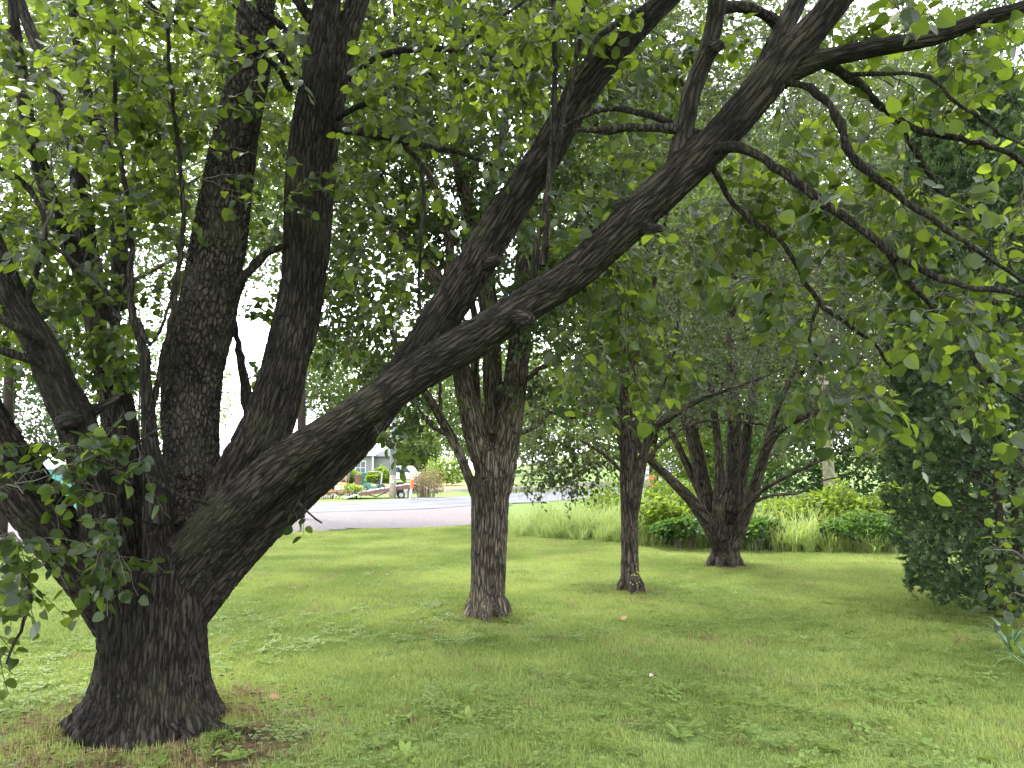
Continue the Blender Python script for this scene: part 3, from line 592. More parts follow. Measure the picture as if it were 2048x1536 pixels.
B([(302, 900, 26, 4.9), (294, 800, 22, 4.85), (285, 690, 18, 4.8), (262, 620, 15, 4.8), (262, 500, 12, 4.8), (252, 380, 11, 4.8), (232, 250, 10, 4.75), (228, 100, 9, 4.7), (226, -60, 7, 4.7)])
B([(302, 840, 16, 4.9), (316, 760, 14, 4.9), (332, 690, 12, 4.9), (352, 590, 11, 4.85), (366, 450, 10, 4.8), (358, 300, 9, 4.8), (340, 150, 8, 4.7), (330, -50, 6, 4.7)])
B([(276, 640, 11, 4.8), (300, 690, 9, 4.75), (330, 640, 6, 4.7), (350, 560, 5, 4.7)])
B([(150, 770, 14, 4.65), (80, 730, 15, 4.5), (0, 700, 18, 4.4), (-80, 690, 14, 4.3)])
B([(90, 690, 18, 4.5), (40, 660, 20, 4.3), (-30, 620, 20, 4.2)])
B([(40, 640, 14, 4.5), (90, 470, 10, 4.4), (60, 380, 12, 4.4), (0, 340, 14, 4.3), (-60, 300, 10, 4.3)])
B([(90, 480, 8, 4.4), (190, 560, 6, 4.3), (240, 640, 5, 4.3)])
B([(0, 900, 12, 4.7), (-30, 1000, 12, 4.5), (10, 1110, 10, 4.35), (60, 1180, 8, 4.3), (40, 1260, 6, 4.25), (10, 1330, 4, 4.2)])
B([(590, 150, 14, 5.3), (545, 90, 12, 5.1), (470, 10, 10, 5.0), (420, -60, 8, 4.9)])
B([(580, 180, 14, 5.3), (540, 120, 11, 5.1), (440, 80, 9, 4.9), (330, 30, 8, 4.7), (240, -40, 6, 4.6)])
B([(625, 40, 24, 5.25), (596, 0, 24, 5.2), (580, -60, 20, 5.2)])
B([(610, 90, 18, 5.3), (560, 50, 14, 5.2), (520, 20, 10, 5.1)])
B([(640, 925, 10, 5.0), (610, 980, 8, 4.9), (598, 1005, 6, 4.85), (620, 1030, 4, 4.85), (645, 1045, 3, 4.85)])
B([(430, 1010, 8, 4.8), (360, 990, 7, 4.6), (290, 950, 7, 4.5), (230, 930, 5, 4.45)])
B([(245, 1110, 9, 4.8), (235, 1000, 7, 4.5), (260, 900, 6, 4.45), (330, 850, 4, 4.4)])
T1.wood(.0105, M['bark1'], {'rough_barked_limb': M['bark1r']}, .011, .017, .10)
big = []
for args in ((240, 180, 6.8, 420, 320, .9, 230), (700, 120, 6.6, 330, 260, .8, 120), (40, 480, 6.4, 200, 300, .8, 90), (1760, 500, 3.9, 350, 380, .7, 74), (1900, 280, 4.0, 260, 260, .6, 32), (1960, 660, 3.9, 140, 170, .5, 24), (1650, 610, 4.2, 190, 120, .5, 11), (1500, 420, 4.1, 130, 200, .5, 22),
             (1250, 640, 4.5, 150, 150, .5, 22), (1250, 300, 4.3, 200, 330, .7, 44), (1780, 60, 3.8, 280, 90, .5, 14), (860, 160, 5.0, 280, 260, .8, 60), (740, 520, 5.2, 170, 200, .7, 30),
             (200, 200, 5.0, 360, 330, 1.0, 110), (60, 560, 5.0, 330, 210, .9, 44), (512, 640, 5.6, 40, 120, .2, 9), (250, 700, 5.3, 120, 90, .4, 10), (270, 560, 5.0, 190, 230, .7, 30), (430, 250, 5.0, 130, 260, .5, 20), (1180, 60, 4.5, 300, 120, .6, 40)):
    big.append(blobpx(*args, thr=.30, fr=2.4, shell=.3))
big.append(blobpx(240, 990, 4.45, 75, 150, .18, 11, thr=.3, fr=2))
big.append(blobpx(330, 900, 4.45, 70, 80, .18, 6, thr=.3, fr=2))
big.append(blobpx(20, 1130, 4.3, 90, 190, .3, 24, thr=.3, fr=2))
big.append(blobpx(80, 900, 4.9, 90, 90, .5, 6, thr=.35, fr=2))
big.append(blobpx(765, 868, 4.7, 40, 12, .1, 2, thr=.1))
big.append(blobpx(930, 600, 4.4, 30, 40, .1, 2, thr=.2))
big = np.vstack(big); bx, by, bd = pix(big); drop = np.zeros(len(big), bool)
for k_ in ('E', 'F', 'F2', 'G', 'G2', 'H'):
    lx, ly, ld = pix(LB[k_][:, :3]); lw = LB[k_][:, 3] / ld * F
    dd_ = np.hypot(bx[:, None] - lx[None], by[:, None] - ly[None]); j_ = np.argmin(dd_ - lw[None], 1)
    drop |= (dd_[np.arange(len(big)), j_] < lw[j_] + 34) & (bd < ld[j_] + .1) & (rng.random(len(big)) < .85)
for part_, q_ in T1.hand[:8]:
    lx, ly, ld = pix(q_[:, :3]); dd_ = np.hypot(bx[:, None] - lx[None], by[:, None] - ly[None]); j_ = np.argmin(dd_, 1)
    drop |= (dd_[np.arange(len(big)), j_] < 26) & (bd < ld[j_] + .1) & (rng.random(len(big)) < .6)
big = big[~drop]
T1.grow(big, 1.5, (3, 4), (.12, .30), .3, .036, bare=.14, rmin=.0030)
T1.grow(np.array([P(612, 1022, 4.85), P(632, 1036, 4.85), P(596, 1012, 4.86)]), 1.0, (1, 2), (.08, .14), .4, .03)
n_view = len(T1.leafp)
# unseen crown and limbs added above and behind the camera for shade
pF, pA, pI = P(700, -400, 5.1), P(-260, 300, 4.2), P(2400, -150, 3.4)
for q in ([[*pF, .06], [-.6, 3.8, 5.6, .055], [-.1, 2.2, 6.1, .045], [.6, .6, 6.3, .035], [1.0, -1.4, 6.2, .015]], [[*pA, .06], [-4.2, 3.2, 4.2, .05], [-4.0, 1.6, 4.9, .04], [-3.6, -.4, 5.2, .015]],
          [[*pI, .045], [3.5, 2.4, 4.4, .04], [3.6, 1.0, 5.0, .03], [3.2, -.8, 5.4, .015]], [[-.1, 2.2, 6.1, .04], [-1.0, .8, 5.9, .03], [-1.8, -1.2, 5.5, .015]]):
    q = smooth_poly(np.array(q), .1); T1.skel(q); T1.paths.append((resample(q[:, :3], 9), np.linspace(q[0, 3], q[-1, 3], 9)))
up = blob((-.2, 2.4, 5.9), (6.2, 6.4, 3.2), 2500, thr=.36, fr=.8, shell=.4); up = up[(up[:, 2] > 3.3)]
x_, y_, d_ = pix(up); up = up[~((y_ > -260) & (d_ > 0) & (d_ < 3.2) & (x_ > -500) & (x_ < 2500))]
x_, y_, d_ = pix(up); up = up[~((y_ > -80) & (d_ > 0) & (x_ > -150) & (x_ < 2200) & ((x_ > 600) | (d_ < 4)))]
T1.grow(up, 3.2, (3, 4), (.25, .5), .2, .055, 1.6)
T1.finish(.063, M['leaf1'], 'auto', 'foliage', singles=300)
print('T1 leaves', len(T1.leafp), n_view)

# ------------------------------------------------------------------ TREE 2: middle, straight trunk with three leaders
T2 = Tree('pear_tree', 'tree with straight brown trunk forking into three upright leaders, mid lawn', 'tree', G(975, 8.55))
def L2(l, part='limb'): T2.limb(limb_px(l), part)
Y2 = 8.55
T2.limb(limb_px([(972, 1270, 92, Y2), (973, 1235, 88, Y2), (975, 1200, 76, Y2), (978, 1140, 70, Y2), (980, 1060, 72, Y2), (982, 980, 74, Y2), (984, 900, 70, Y2)]), 'trunk')
L2([(960, 1240, 40, 8.35), (958, 1150, 36, 8.42), (962, 1050, 44, 8.42), (965, 960, 48, 8.4)], 'trunk')
for a in ((930, 1250, 8.4), (1012, 1252, 8.35), (970, 1262, 8.2), (1025, 1240, 8.7), (925, 1235, 8.8)):
    T2.limb(limb_px([(975 * .5 + a[0] * .5, 1205, 36, Y2 * .5 + a[2] * .5), (a[0] * .85 + 975 * .15, 1238, 26, a[2]), (a[0], a[1], 16, a[2]), (a[0] * 1.4 - 975 * .4, a[1] + 16, 10, a[2])]), 'root')
L2([(965, 1010, 30, 8.5), (948, 985, 22, 8.45), (928, 930, 21, 8.4), (905, 880, 21, 8.35), (880, 835, 20, 8.3), (855, 790, 18, 8.2), (820, 740, 14, 8.1), (780, 660, 10, 8.0)])
L2([(975, 950, 46, 8.55), (955, 890, 46, 8.5), (938, 820, 44, 8.5), (924, 750, 40, 8.5), (912, 690, 38, 8.5), (895, 620, 34, 8.5), (862, 540, 30, 8.5), (820, 490, 26, 8.6), (770, 440, 20, 8.6), (720, 380, 14, 8.7)])
L2([(980, 950, 44, 8.6), (985, 860, 42, 8.6), (986, 760, 42, 8.6), (982, 660, 40, 8.6), (970, 560, 38, 8.6), (950, 460, 34, 8.65), (925, 360, 30, 8.7), (908, 240, 26, 8.7), (905, 120, 22, 8.7), (915, 0, 18, 8.7), (930, -200, 12, 8.7)])
L2([(995, 980, 60, 8.55), (1013, 890, 54, 8.5), (1026, 800, 52, 8.45), (1036, 710, 50, 8.45), (1044, 620, 46, 8.4), (1050, 520, 40, 8.4), (1058, 420, 34, 8.4), (1070, 300, 30, 8.4), (1085, 160, 24, 8.4), (1100, 0, 20, 8.4), (1130, -220, 12, 8.4)])
L2([(968, 900, 24, 8.75), (955, 820, 20, 8.8), (950, 740, 18, 8.85), (950, 640, 16, 8.9), (930, 480, 13, 8.9), (960, 300, 10, 9.0)])
L2([(955, 500, 26, 8.65), (975, 400, 24, 8.6), (1005, 280, 20, 8.5), (1010, 150, 16, 8.5), (1000, 0, 12, 8.5), (990, -200, 9, 8.5)])
L2([(890, 610, 22, 8.5), (900, 500, 22, 8.4), (880, 400, 18, 8.3), (830, 280, 14, 8.2), (800, 120, 11, 8.1), (780, -60, 8, 8.1)])
B = T2.branch
B([(1030, 868, 9, 8.4), (1065, 858, 8, 8.2), (1105, 825, 7, 8.0), (1150, 822, 5, 7.9), (1200, 835, 4, 7.8)])
B([(1042, 770, 14, 8.4), (1070, 745, 11, 8.2), (1110, 718, 9, 8.1), (1150, 690, 7, 8.0), (1230, 650, 5, 7.9)])
B([(895, 870, 9, 8.35), (868, 855, 8, 8.1), (845, 830, 6, 8.0), (830, 800, 4, 7.9)])
B([(880, 835, 8, 8.3), (880, 790, 7, 8.3), (878, 720, 5, 8.3)])
B([(1046, 560, 14, 8.4), (1090, 500, 12, 8.2), (1150, 450, 9, 8.0), (1230, 410, 6, 7.9)])
T2.wood(.017, M['bark2'], None, .012, .035, .28, 14, 4)
g = [blobpx(960, 200, 8.9, 360, 340, 1.6, 800, thr=.36, fr=1.5), blobpx(960, 480, 9.6, 260, 200, .8, 160, thr=.40, fr=1.5), blobpx(760, 600, 9.3, 170, 170, .8, 110, thr=.38, fr=1.5), blobpx(770, 560, 8.6, 190, 220, 1.2, 200, thr=.42, fr=1.4), blobpx(830, 780, 8.1, 110, 90, .8, 60, thr=.40, fr=1.6), blobpx(1000, 40, 8.6, 420, 200, 1.8, 420, thr=.34, fr=1.3),
     blobpx(1160, 640, 8.2, 170, 190, 1.0, 130, thr=.42, fr=1.6), blobpx(1100, 300, 7.6, 260, 320, 1.0, 200, thr=.42, fr=1.4), blobpx(1045, 760, 8.1, 20, 50, .1, 3, thr=.2), blobpx(650, 200, 8.8, 260, 340, 1.5, 420, thr=.38, fr=1.5)]
T2.grow(np.vstack(g), 2.6, (3, 4), (.14, .34), .3, .045, 1.0, .12)
T2.grow(blob((-.4, 8.6, 7.5), (2.4, 2.2, 2.2), 260), 3, (3, 4), (.3, .5), .2, .08, 1.2)
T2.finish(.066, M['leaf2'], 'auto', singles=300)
print('T2', len(T2.leafp))

# ------------------------------------------------------------------ TREE 3: slim trunk, right of the middle one
T3 = Tree('pear_tree', 'slim tree with a single thin trunk and a sprig of yellow leaves at its foot', 'tree', G(1261, 10.15))
def L3(l, part='limb'): T3.limb(limb_px(l), part)
Y3 = 10.15
L3([(1262, 1200, 52, Y3), (1262, 1175, 46, Y3), (1260, 1140, 38, Y3), (1259, 1060, 35, Y3), (1257, 980, 37, Y3), (1256, 900, 37, Y3), (1256, 820, 36, Y3), (1253, 740, 32, Y3), (1248, 650, 26, Y3), (1236, 540, 22, Y3), (1230, 400, 18, Y3), (1225, 250, 14, Y3), (1220, 60, 10, Y3)], 'trunk')
for a in ((1236, 1184, 10.1), (1288, 1186, 10.0), (1264, 1190, 9.9), (1240, 1176, 10.35)):
    T3.limb(limb_px([(1261, 1140, 24, Y3), (a[0] * .8 + 1261 * .2, 1172, 18, a[2]), (a[0], a[1], 11, a[2]), (a[0] * 1.5 - 1261 * .5, a[1] + 12, 7, a[2])]), 'root')
L3([(1262, 1060, 26, Y3), (1270, 1010, 22, 10.1), (1280, 950, 21, 10.05), (1290, 900, 20, 10.0), (1305, 862, 18, 10.0), (1350, 830, 14, 9.9), (1400, 800, 11, 9.8), (1470, 775, 9, 9.7), (1560, 740, 6, 9.6), (1650, 690, 4, 9.5)])
L3([(1290, 900, 14, 10.0), (1300, 840, 12, 10.0), (1325, 780, 10, 10.0), (1350, 700, 9, 10.0), (1360, 600, 7, 10)])
L3([(1250, 940, 14, Y3), (1242, 890, 13, 10.1), (1228, 840, 10, 10.0), (1195, 800, 8, 9.9), (1150, 760, 6, 9.8), (1100, 700, 5, 9.7)])
L3([(1255, 800, 20, Y3), (1240, 720, 16, 10.1), (1210, 620, 13, 10.0), (1190, 500, 10, 10), (1160, 350, 8, 10)])
L3([(1256, 800, 18, Y3), (1275, 700, 15, 10.2), (1300, 600, 12, 10.3), (1330, 450, 10, 10.3), (1350, 250, 8, 10.3)])
B = T3.branch
B([(1246, 945, 8, Y3), (1215, 915, 7, 9.9), (1195, 900, 6, 9.8), (1160, 880, 4, 9.7)])
B([(1256, 840, 8, 10.1), (1210, 820, 7, 9.7), (1140, 835, 6, 9.4), (1080, 815, 4, 9.2)])
B([(1280, 940, 8, 10.0), (1320, 890, 7, 9.8), (1380, 850, 6, 9.7), (1440, 840, 5, 9.6), (1530, 850, 4, 9.5)])
T3.wood(.018, M['bark3'], None, .008, .03, .22, 12, 4)
g = [blobpx(1240, 640, 10.0, 200, 220, 1.4, 320, thr=.42, fr=1.4), blobpx(1330, 120, 11.0, 360, 220, 1.4, 420, thr=.34, fr=1.6), blobpx(1340, 300, 10.4, 330, 360, 1.8, 800, thr=.36, fr=1.5), blobpx(1120, 820, 10.6, 120, 90, .8, 110, thr=.38, fr=1.5),
     blobpx(1130, 915, 11.2, 115, 65, .7, 130, thr=.30, fr=1.5), blobpx(1100, 960, 11.2, 90, 30, .5, 34, thr=.3), blobpx(1430, 770, 9.8, 160, 80, .7, 60, thr=.4, fr=1.5)]
T3.grow(np.vstack(g), 3.0, (3, 4), (.14, .36), .2, .045, 1.0, .38, rmin=.0028)
T3.grow(blob((1.6, 10.2, 7.6), (2.2, 2.2, 2.4), 260), 3, (3, 4), (.3, .5), .2, .08, 1.2)
T3.finish(.058, M['leaf2'], LQ, singles=120, twig=M['twiggrey'])
print('T3', len(T3.leafp))

# ------------------------------------------------------------------ TREE 4: stout short trunk with a fan of limbs
T4 = Tree('pear_tree', 'stout short-trunked tree whose fan of many limbs rises in front of the weedy bank', 'tree', G(1450, 12.7))
Y4 = 12.7
def L4(l, part='limb'): T4.limb(limb_px([(a_, b_, c_ * (.86 if part == 'limb' else 1), d_) for a_, b_, c_, d_ in l]), part)
L4([(1450, 1152, 78, Y4), (1450, 1135, 70, Y4), (1450, 1110, 60, Y4), (1451, 1080, 60, Y4), (1453, 1050, 62, Y4)], 'trunk')
for a in ((1410, 1138, 12.6), (1490, 1138, 12.6), (1436, 1143, 12.4), (1466, 1144, 12.4), (1440, 1130, 13.1), (1475, 1130, 13)):
    T4.limb(limb_px([(1450 * .6 + a[0] * .4, 1105, 24, Y4), (a[0] * .8 + 1450 * .2, 1130, 18, a[2]), (a[0], a[1], 12, a[2]), (a[0] * 1.4 - 1450 * .4, a[1] + 10, 7, a[2])]), 'root')
L4([(1438, 1095, 40, 12.6), (1418, 1050, 38, 12.5), (1396, 1020, 32, 12.4), (1368, 985, 27, 12.3), (1335, 952, 23, 12.2), (1305, 925, 20, 12.1), (1285, 905, 18, 12.0), (1262, 860, 14, 11.9), (1220, 790, 10, 11.8), (1170, 720, 7, 11.7)])
L4([(1442, 1095, 40, 12.7), (1424, 1040, 38, 12.7), (1408, 980, 38, 12.7), (1394, 910, 36, 12.7), (1378, 850, 33, 12.7), (1358, 790, 30, 12.7), (1340, 740, 26, 12.7), (1322, 660, 20, 12.7), (1300, 540, 15, 12.7), (1290, 350, 10, 12.7)])
L4([(1430, 1070, 26, 12.8), (1400, 985, 22, 12.9), (1372, 925, 19, 12.9), (1345, 870, 16, 12.9), (1318, 820, 12, 12.9), (1290, 760, 9, 12.9)])
L4([(1440, 1080, 34, 12.5), (1436, 1020, 30, 12.45), (1440, 960, 26, 12.4), (1436, 890, 23, 12.4), (1428, 820, 18, 12.4), (1418, 740, 14, 12.4), (1410, 600, 10, 12.4)])
L4([(1456, 1080, 46, 12.7), (1462, 1010, 40, 12.7), (1467, 930, 36, 12.7), (1469, 850, 34, 12.7), (1466, 770, 30, 12.7), (1462, 680, 24, 12.7), (1468, 560, 18, 12.7), (1480, 400, 12, 12.7), (1490, 200, 8, 12.7)])
L4([(1462, 1080, 34, 12.9), (1478, 1000, 28, 12.95), (1488, 930, 26, 13), (1494, 860, 24, 13), (1506, 790, 20, 13), (1520, 700, 15, 13), (1540, 560, 11, 13), (1560, 380, 8, 13)])
L4([(1464, 1090, 42, 12.6), (1486, 1040, 36, 12.5), (1504, 990, 30, 12.4), (1520, 940, 28, 12.3), (1534, 895, 26, 12.2), (1556, 862, 22, 12.1), (1595, 838, 18, 12.0), (1660, 815, 13, 11.9), (1740, 795, 9, 11.8), (1840, 770, 5, 11.7)])
L4([(1530, 900, 18, 12.2), (1550, 830, 16, 12.2), (1580, 760, 13, 12.2), (1620, 680, 10, 12.2), (1670, 560, 8, 12.2)])
L4([(1490, 1020, 16, 12.3), (1520, 985, 13, 12.0), (1560, 960, 11, 11.8), (1620, 930, 10, 11.6), (1680, 905, 8, 11.5), (1740, 885, 6, 11.4), (1820, 860, 4, 11.3)])
L4([(1500, 1005, 10, 12.5), (1550, 990, 9, 12.6), (1600, 985, 8, 12.7), (1650, 960, 6, 12.8), (1720, 950, 4, 12.9)])
L4([(1436, 1010, 12, 12.4), (1460, 960, 9, 12.1), (1490, 920, 7, 12.0), (1520, 880, 5, 11.9)])
T4.wood(.017, M['bark3'], None, .010, .04, .3, 12, 3)
g = [blobpx(1480, 640, 12.7, 300, 230, 2.0, 800, thr=.40, fr=1.5), blobpx(1620, 200, 13.4, 380, 300, 1.4, 500, thr=.34, fr=1.5), blobpx(1580, 260, 12.8, 420, 380, 2.2, 1150, thr=.36, fr=1.4), blobpx(1700, 800, 12.0, 170, 75, 1.0, 190, thr=.40, fr=1.3),
     blobpx(1460, 790, 12.0, 200, 75, .9, 120, thr=.42, fr=1.4), blobpx(1790, 915, 13.0, 90, 40, .8, 60, thr=.35, fr=1.3), blobpx(1580, 900, 13.2, 50, 30, .6, 20, thr=.35), blobpx(1750, 600, 12.5, 170, 230, 1.4, 260, thr=.40, fr=1.2)]
T4.grow(np.vstack(g), 3.2, (3, 4), (.16, .42), .15, .05, 1.1, .42, rmin=.0032)
T4.grow(blob((3.6, 12.8, 8.6), (2.6, 2.4, 2.2), 220), 3, (3, 4), (.3, .5), .2, .08, 1.2)
T4.finish(.056, M['leaf3'], LQ, singles=60, sz=.22, twig=M['twiggrey'])
print('T4', len(T4.leafp))

# ------------------------------------------------------------------ trees farther off: trunk, limbs, crown of separate leaves
def far_tree(name, label, x, y, h, cr, mt, n=900, leaf=.13, low=.25, group='trees beyond the road and the bank', cl=.55, dens=20, seed=0, bark=None, thr=.36):
    z0 = float(ground_z(x, y)); t = Tree(name, label, 'tree', (x, y, z0), group)
    mb = MB(); r = h * .018 + .05
    top = np.array([x + rng.normal(0, .3), y, z0 + h * .8])
    r *= .4; mb.tube([(x, y, z0 - .2), (x + .05, y, z0 + h * .15), (x - .1, y, z0 + h * .4), top], [r * 1.5, r, r * .8, r * .25], 8)
    for k in range(9):
        zz = z0 + h * rng.uniform(low * .8, .65); a = rng.random() * 2 * PI; l = cr * rng.uniform(.6, .95)
        e = np.array([x + l * math.cos(a), y + l * math.sin(a), zz + l * rng.uniform(.3, .9)])
        mb.tube([(x, y, zz), (x * .6 + e[0] * .4, y * .6 + e[1] * .4, zz + l * .2), e], [r * .5, r * .3, r * .08], 6)
    mb.v = [(a - x, b - y, c - z0) for a, b, c in mb.v]
    mb.build('trunk', bark or M['bark3'], t.root, smooth=True)
    c = np.array([x, y, z0 + h * (low + (1 - low) / 2)]); 
    bl = blob(c, (cr, cr, h * (1 - low) / 2), n, thr=thr, fr=1.6 / cr * 1.3, shell=.9, sd=seed)
    p = (bl[:, None] + rng.normal(0, cl * .45, (len(bl), dens, 3)) * np.array([1, 1, .6])).reshape(-1, 3)
    p = p[p[:, 2] > z0 + .1]
    R = leaf_frames(np.stack([rng.normal(0, 1, len(p)), rng.normal(0, 1, len(p)), rng.normal(-.5, .5, len(p))], 1), None, .8, .9)
    bake_leaves(p, R, leaf * np.exp(rng.normal(0, .25, len(p))), QQ, 'crown', mt, t.root)
    return t
FT = [
 ('broadleaf_tree', 'small light green tree against the right wing of the low house', -10.4, 84, 6.5, 2.6, 'leafbg', 700, .2, .1, 23),
 ('broadleaf_tree', 'leafy tree with high crown behind the far left limbs', -11.5, 17.5, 13, 4.2, 'leaf2', 900, .10, .36, 21),
 ('broadleaf_tree', 'high crowned tree beyond the gravel behind the two upright limbs', -6.6, 24, 17, 4.6, 'leafbg', 1300, .12, .42, 22),
 ('broadleaf_tree', 'tall leafy tree just behind the left part of the near crown', -7.5, 14.5, 12, 3.7, 'leaf2', 1000, .085, .36, 1),
 ('broadleaf_tree', 'bright green tree across the road above the flatbed ramp', -12.5, 54, 11, 4.2, 'leafbg', 900, .18, .42, 2),
 ('broadleaf_tree', 'tree shading the green shed at the far left', -22, 34, 10, 4.5, 'leafdk', 700, .16, .2, 3),
 ('broadleaf_tree', 'spreading tree behind the low white roofed house', -12, 116, 17, 9, 'leafbg', 900, .3, .1, 4),
 ('broadleaf_tree', 'tree at the far end of the road beside the grassy rise', 2.5, 96, 15, 7.5, 'leafbg', 900, .28, .12, 5),
 ('broadleaf_tree', 'tall bright tree standing right of the utility pole behind the bank', 15, 30, 19, 5.8, 'leafbg', 2200, .19, .08, 6),
 ('broadleaf_tree', 'tall tree seen between the slim tree and the stout tree', 6.2, 34, 20, 5.4, 'leafbg', 2400, .20, .14, 7),
 ('broadleaf_tree', 'dark broad tree in the gap left of the utility pole', 10.6, 36, 19, 5.2, 'leafdk', 2200, .20, .05, 8),
 ('broadleaf_tree', 'broad tree farther back at the right edge of the picture', 21, 34, 19, 6.2, 'leafbg', 1900, .20, .05, 9),
 ('spruce_tree', 'dark spruce rising behind the arborvitae at the upper right', 11.6, 17.5, 15, 2.9, 'leafdk', 1300, .10, .05, 10),
 ('broadleaf_tree', 'tree across the road behind the middle trunk', -2.2, 58, 13, 5.0, 'leafbg', 1000, .2, .15, 11),
 ('broadleaf_tree', 'pale tree far behind the left limbs of the near tree', -30, 62, 13, 7, 'leafbg', 700, .24, .1, 12),
 ('broadleaf_tree', 'thin tree behind the stout tree at the edge of the bank', 6.25, 22, 12.5, 2.8, 'leafbg', 900, .11, .25, 13),
 ('broadleaf_tree', 'low rounded tree beside the road where it curves away', 9.5, 66, 12, 6, 'leafbg', 900, .22, .05, 14),
 ('broadleaf_tree', 'dark tree far back between the road and the pole', 17, 62, 16, 8, 'leafdk', 900, .25, .02, 15),
]
for nm, lb, x, y, h, cr, mt, n, lf, low, sd in FT:
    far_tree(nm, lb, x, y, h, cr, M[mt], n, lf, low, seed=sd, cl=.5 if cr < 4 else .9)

# ------------------------------------------------------------------ shrubs
def shrub(name, label, cat, c, r, mt, n, leaf, group=None, temps=LQ, stems=14, mt2=None, thr=.3, tip=-.3, stalk=M['twig']):
    c = np.array(c, float); c[2] += float(ground_z(c[0], c[1])); t = Tree(name, label, cat, c, group)
    mb = MB()
    for k in range(stems):
        a = rng.random() * 2 * PI; e = np.array([math.cos(a) * r[0] * rng.uniform(.2, .8), math.sin(a) * r[1] * rng.uniform(.2, .8), r[2] * rng.uniform(1.1, 1.8)])
        mb.tube([(e[0] * .55, e[1] * .55, -.05), e * np.array([.75, .75, .5]), e], [.012, .009, .004], 4)
    mb.build('stems', stalk, t.root)
    p = blob(c + np.array([0, 0, r[2] * .95]), r, n, thr=thr, fr=2.2, shell=1.0, sd=int(abs(c[0]) * 7) % 97)
    q_ = p - c; p = c + q_ * (.72 + .55 * noise(p * 2.6, 31))[:, None]; p = p[p[:, 2] > c[2] + .02]
    d = nrm(p - c) + rng.normal(0, .5, p.shape) + np.array([0, 0, tip]); R = leaf_frames(d, None, 1.2, .6)
    bake_leaves(p, R, leaf * np.exp(rng.normal(0, .25, len(p))), temps, 'foliage', mt, t.root)
    return t
GB = 'shrubs and vines on the weedy bank'
sh = [('broad-leaved shrub on the bank just left of the stout tree', 1345, 16.0, (.75, .6, .52), 'bush', 2600, .085),
      ('dark leafy shrub at the foot of the bank left of the stout tree', 1370, 15.2, (.6, .4, .36), 'bushdk', 1500, .08),
      ('leafy shrub on the bank directly behind the stout trunk', 1455, 16.4, (.8, .6, .50), 'bush', 2400, .085),
      ('low dark shrub at the foot of the bank right of the stout trunk', 1530, 15.0, (.7, .45, .33), 'bushdk', 1700, .075),
      ('bright shrub on the bank between tall grass and utility pole', 1600, 16.6, (.85, .7, .5), 'bush', 2800, .08),
      ('highest bright yellow-green shrub on the bank, right of the pole', 1690, 16.4, (.9, .7, .62), 'bush', 3400, .08),
      ('yellow-green shrub at the right end of the bank beside the arborvitae', 1790, 16.2, (.9, .7, .6), 'bush', 3000, .08),
      ('dark hollow shrub at the bottom right of the bank', 1740, 14.9, (.8, .4, .36), 'bushdk', 1500, .085),
      ('shrub half hidden behind the arborvitae', 1880, 15.8, (.9, .8, .7), 'bush', 2200, .08),
      ('pale shrub at the left of the bank where the road curves away', 1230, 21.0, (.9, .8, .62), 'bush', 2400, .08),
      ('yellowish shrub on the bank under the marker post', 1330, 19.0, (1.0, .7, .66), 'bush', 2600, .08)]
for lb, px, Y, r, mt, n, lf in sh: shrub('shrub', lb, 'shrub', G(px, Y), r, M[mt], n, lf, GB)
far_sh = [('rounded green bush in front of the low house across the road', 758, 66, (1.05, .9, .80), 'bush', 1900, .16),
          ('bushes beside the blue-windowed truck', 706, 72, (.8, .8, .7), 'bush', 900, .16),
          ('dark bush right of the white truck', 868, 70, (1.2, 1.0, .9), 'bushdk', 1400, .16),
          ('green bush on the strip of lawn behind the middle trunk', 895, 66, (1.7, 1.3, 1.25), 'bush', 1500, .2),
          ('dense dark bush behind the bank, left of the pole', 1560, 27, (2.2, 1.5, 2.0), 'bushdk', 3600, .14),
          ('dense bush behind the bank, right of the pole', 1740, 27, (2.4, 1.5, 2.2), 'bushdk', 4000, .14),
          ('dark undergrowth bush between slim and stout trees', 1410, 30, (2.1, 1.4, 1.8), 'bush', 3000, .15),
          ('tall bush behind the bank at the far right', 1900, 26, (2.4, 1.6, 2.3), 'bushdk', 3600, .14)]
for lb, px, Y, r, mt, n, lf in far_sh: shrub('bush', lb, 'bush', G(px, Y), r, M[mt], n, lf, None)
shrub('dry_bush', 'straggly reddish-beige bush beside the orange topped marker', 'bush', G(852, 40.4), (1.0, .7, .78), M['drybush'], 1300, .08, stems=90, stalk=M['stalk'])
shrub('dry_bush', 'low greenish weeds at the left end of the flatbed ramp', 'bush', G(708, 40.5), (.7, .5, .38), M['bush'], 600, .10, stems=30)
shrub('dry_bush', 'mixed dry weeds round the yellow steel frame', 'bush', G(660, 40), (1.0, .5, .24), M['drybush'], 700, .10, stems=30)

# ------------------------------------------------------------------ arborvitae at the right
AV = Tree('arborvitae', 'dark green arborvitae filling the right edge, bushy down to the lawn', 'conifer', G(2010, 8.5))
ax, ay = AV.base[0], AV.base[1]
mb = MB()
for k in range(3):
    a = k * 2.1; mb.tube([(.12 * math.cos(a), .12 * math.sin(a), -.1), (.2 * math.cos(a), .2 * math.sin(a), 1.2), (.3 * math.cos(a), .3 * math.sin(a), 3.4)], [.045, .04, .02], 7)
mb.build('trunk', M['bark2'], AV.root, smooth=True)
mb = MB()
for k in range(130):
    a = rng.random() * 2 * PI; z = rng.uniform(.15, 4.6); R_ = 1.12 * (1 - (z / 6.2) ** 2) * rng.uniform(.6, .95)
    mb.tube([(.15 * math.cos(a), .15 * math.sin(a), z), (R_ * .6 * math.cos(a + .1), R_ * .6 * math.sin(a + .1), z + .1), (R_ * math.cos(a), R_ * math.sin(a), z + .35)], [.016, .01, .004], 4)
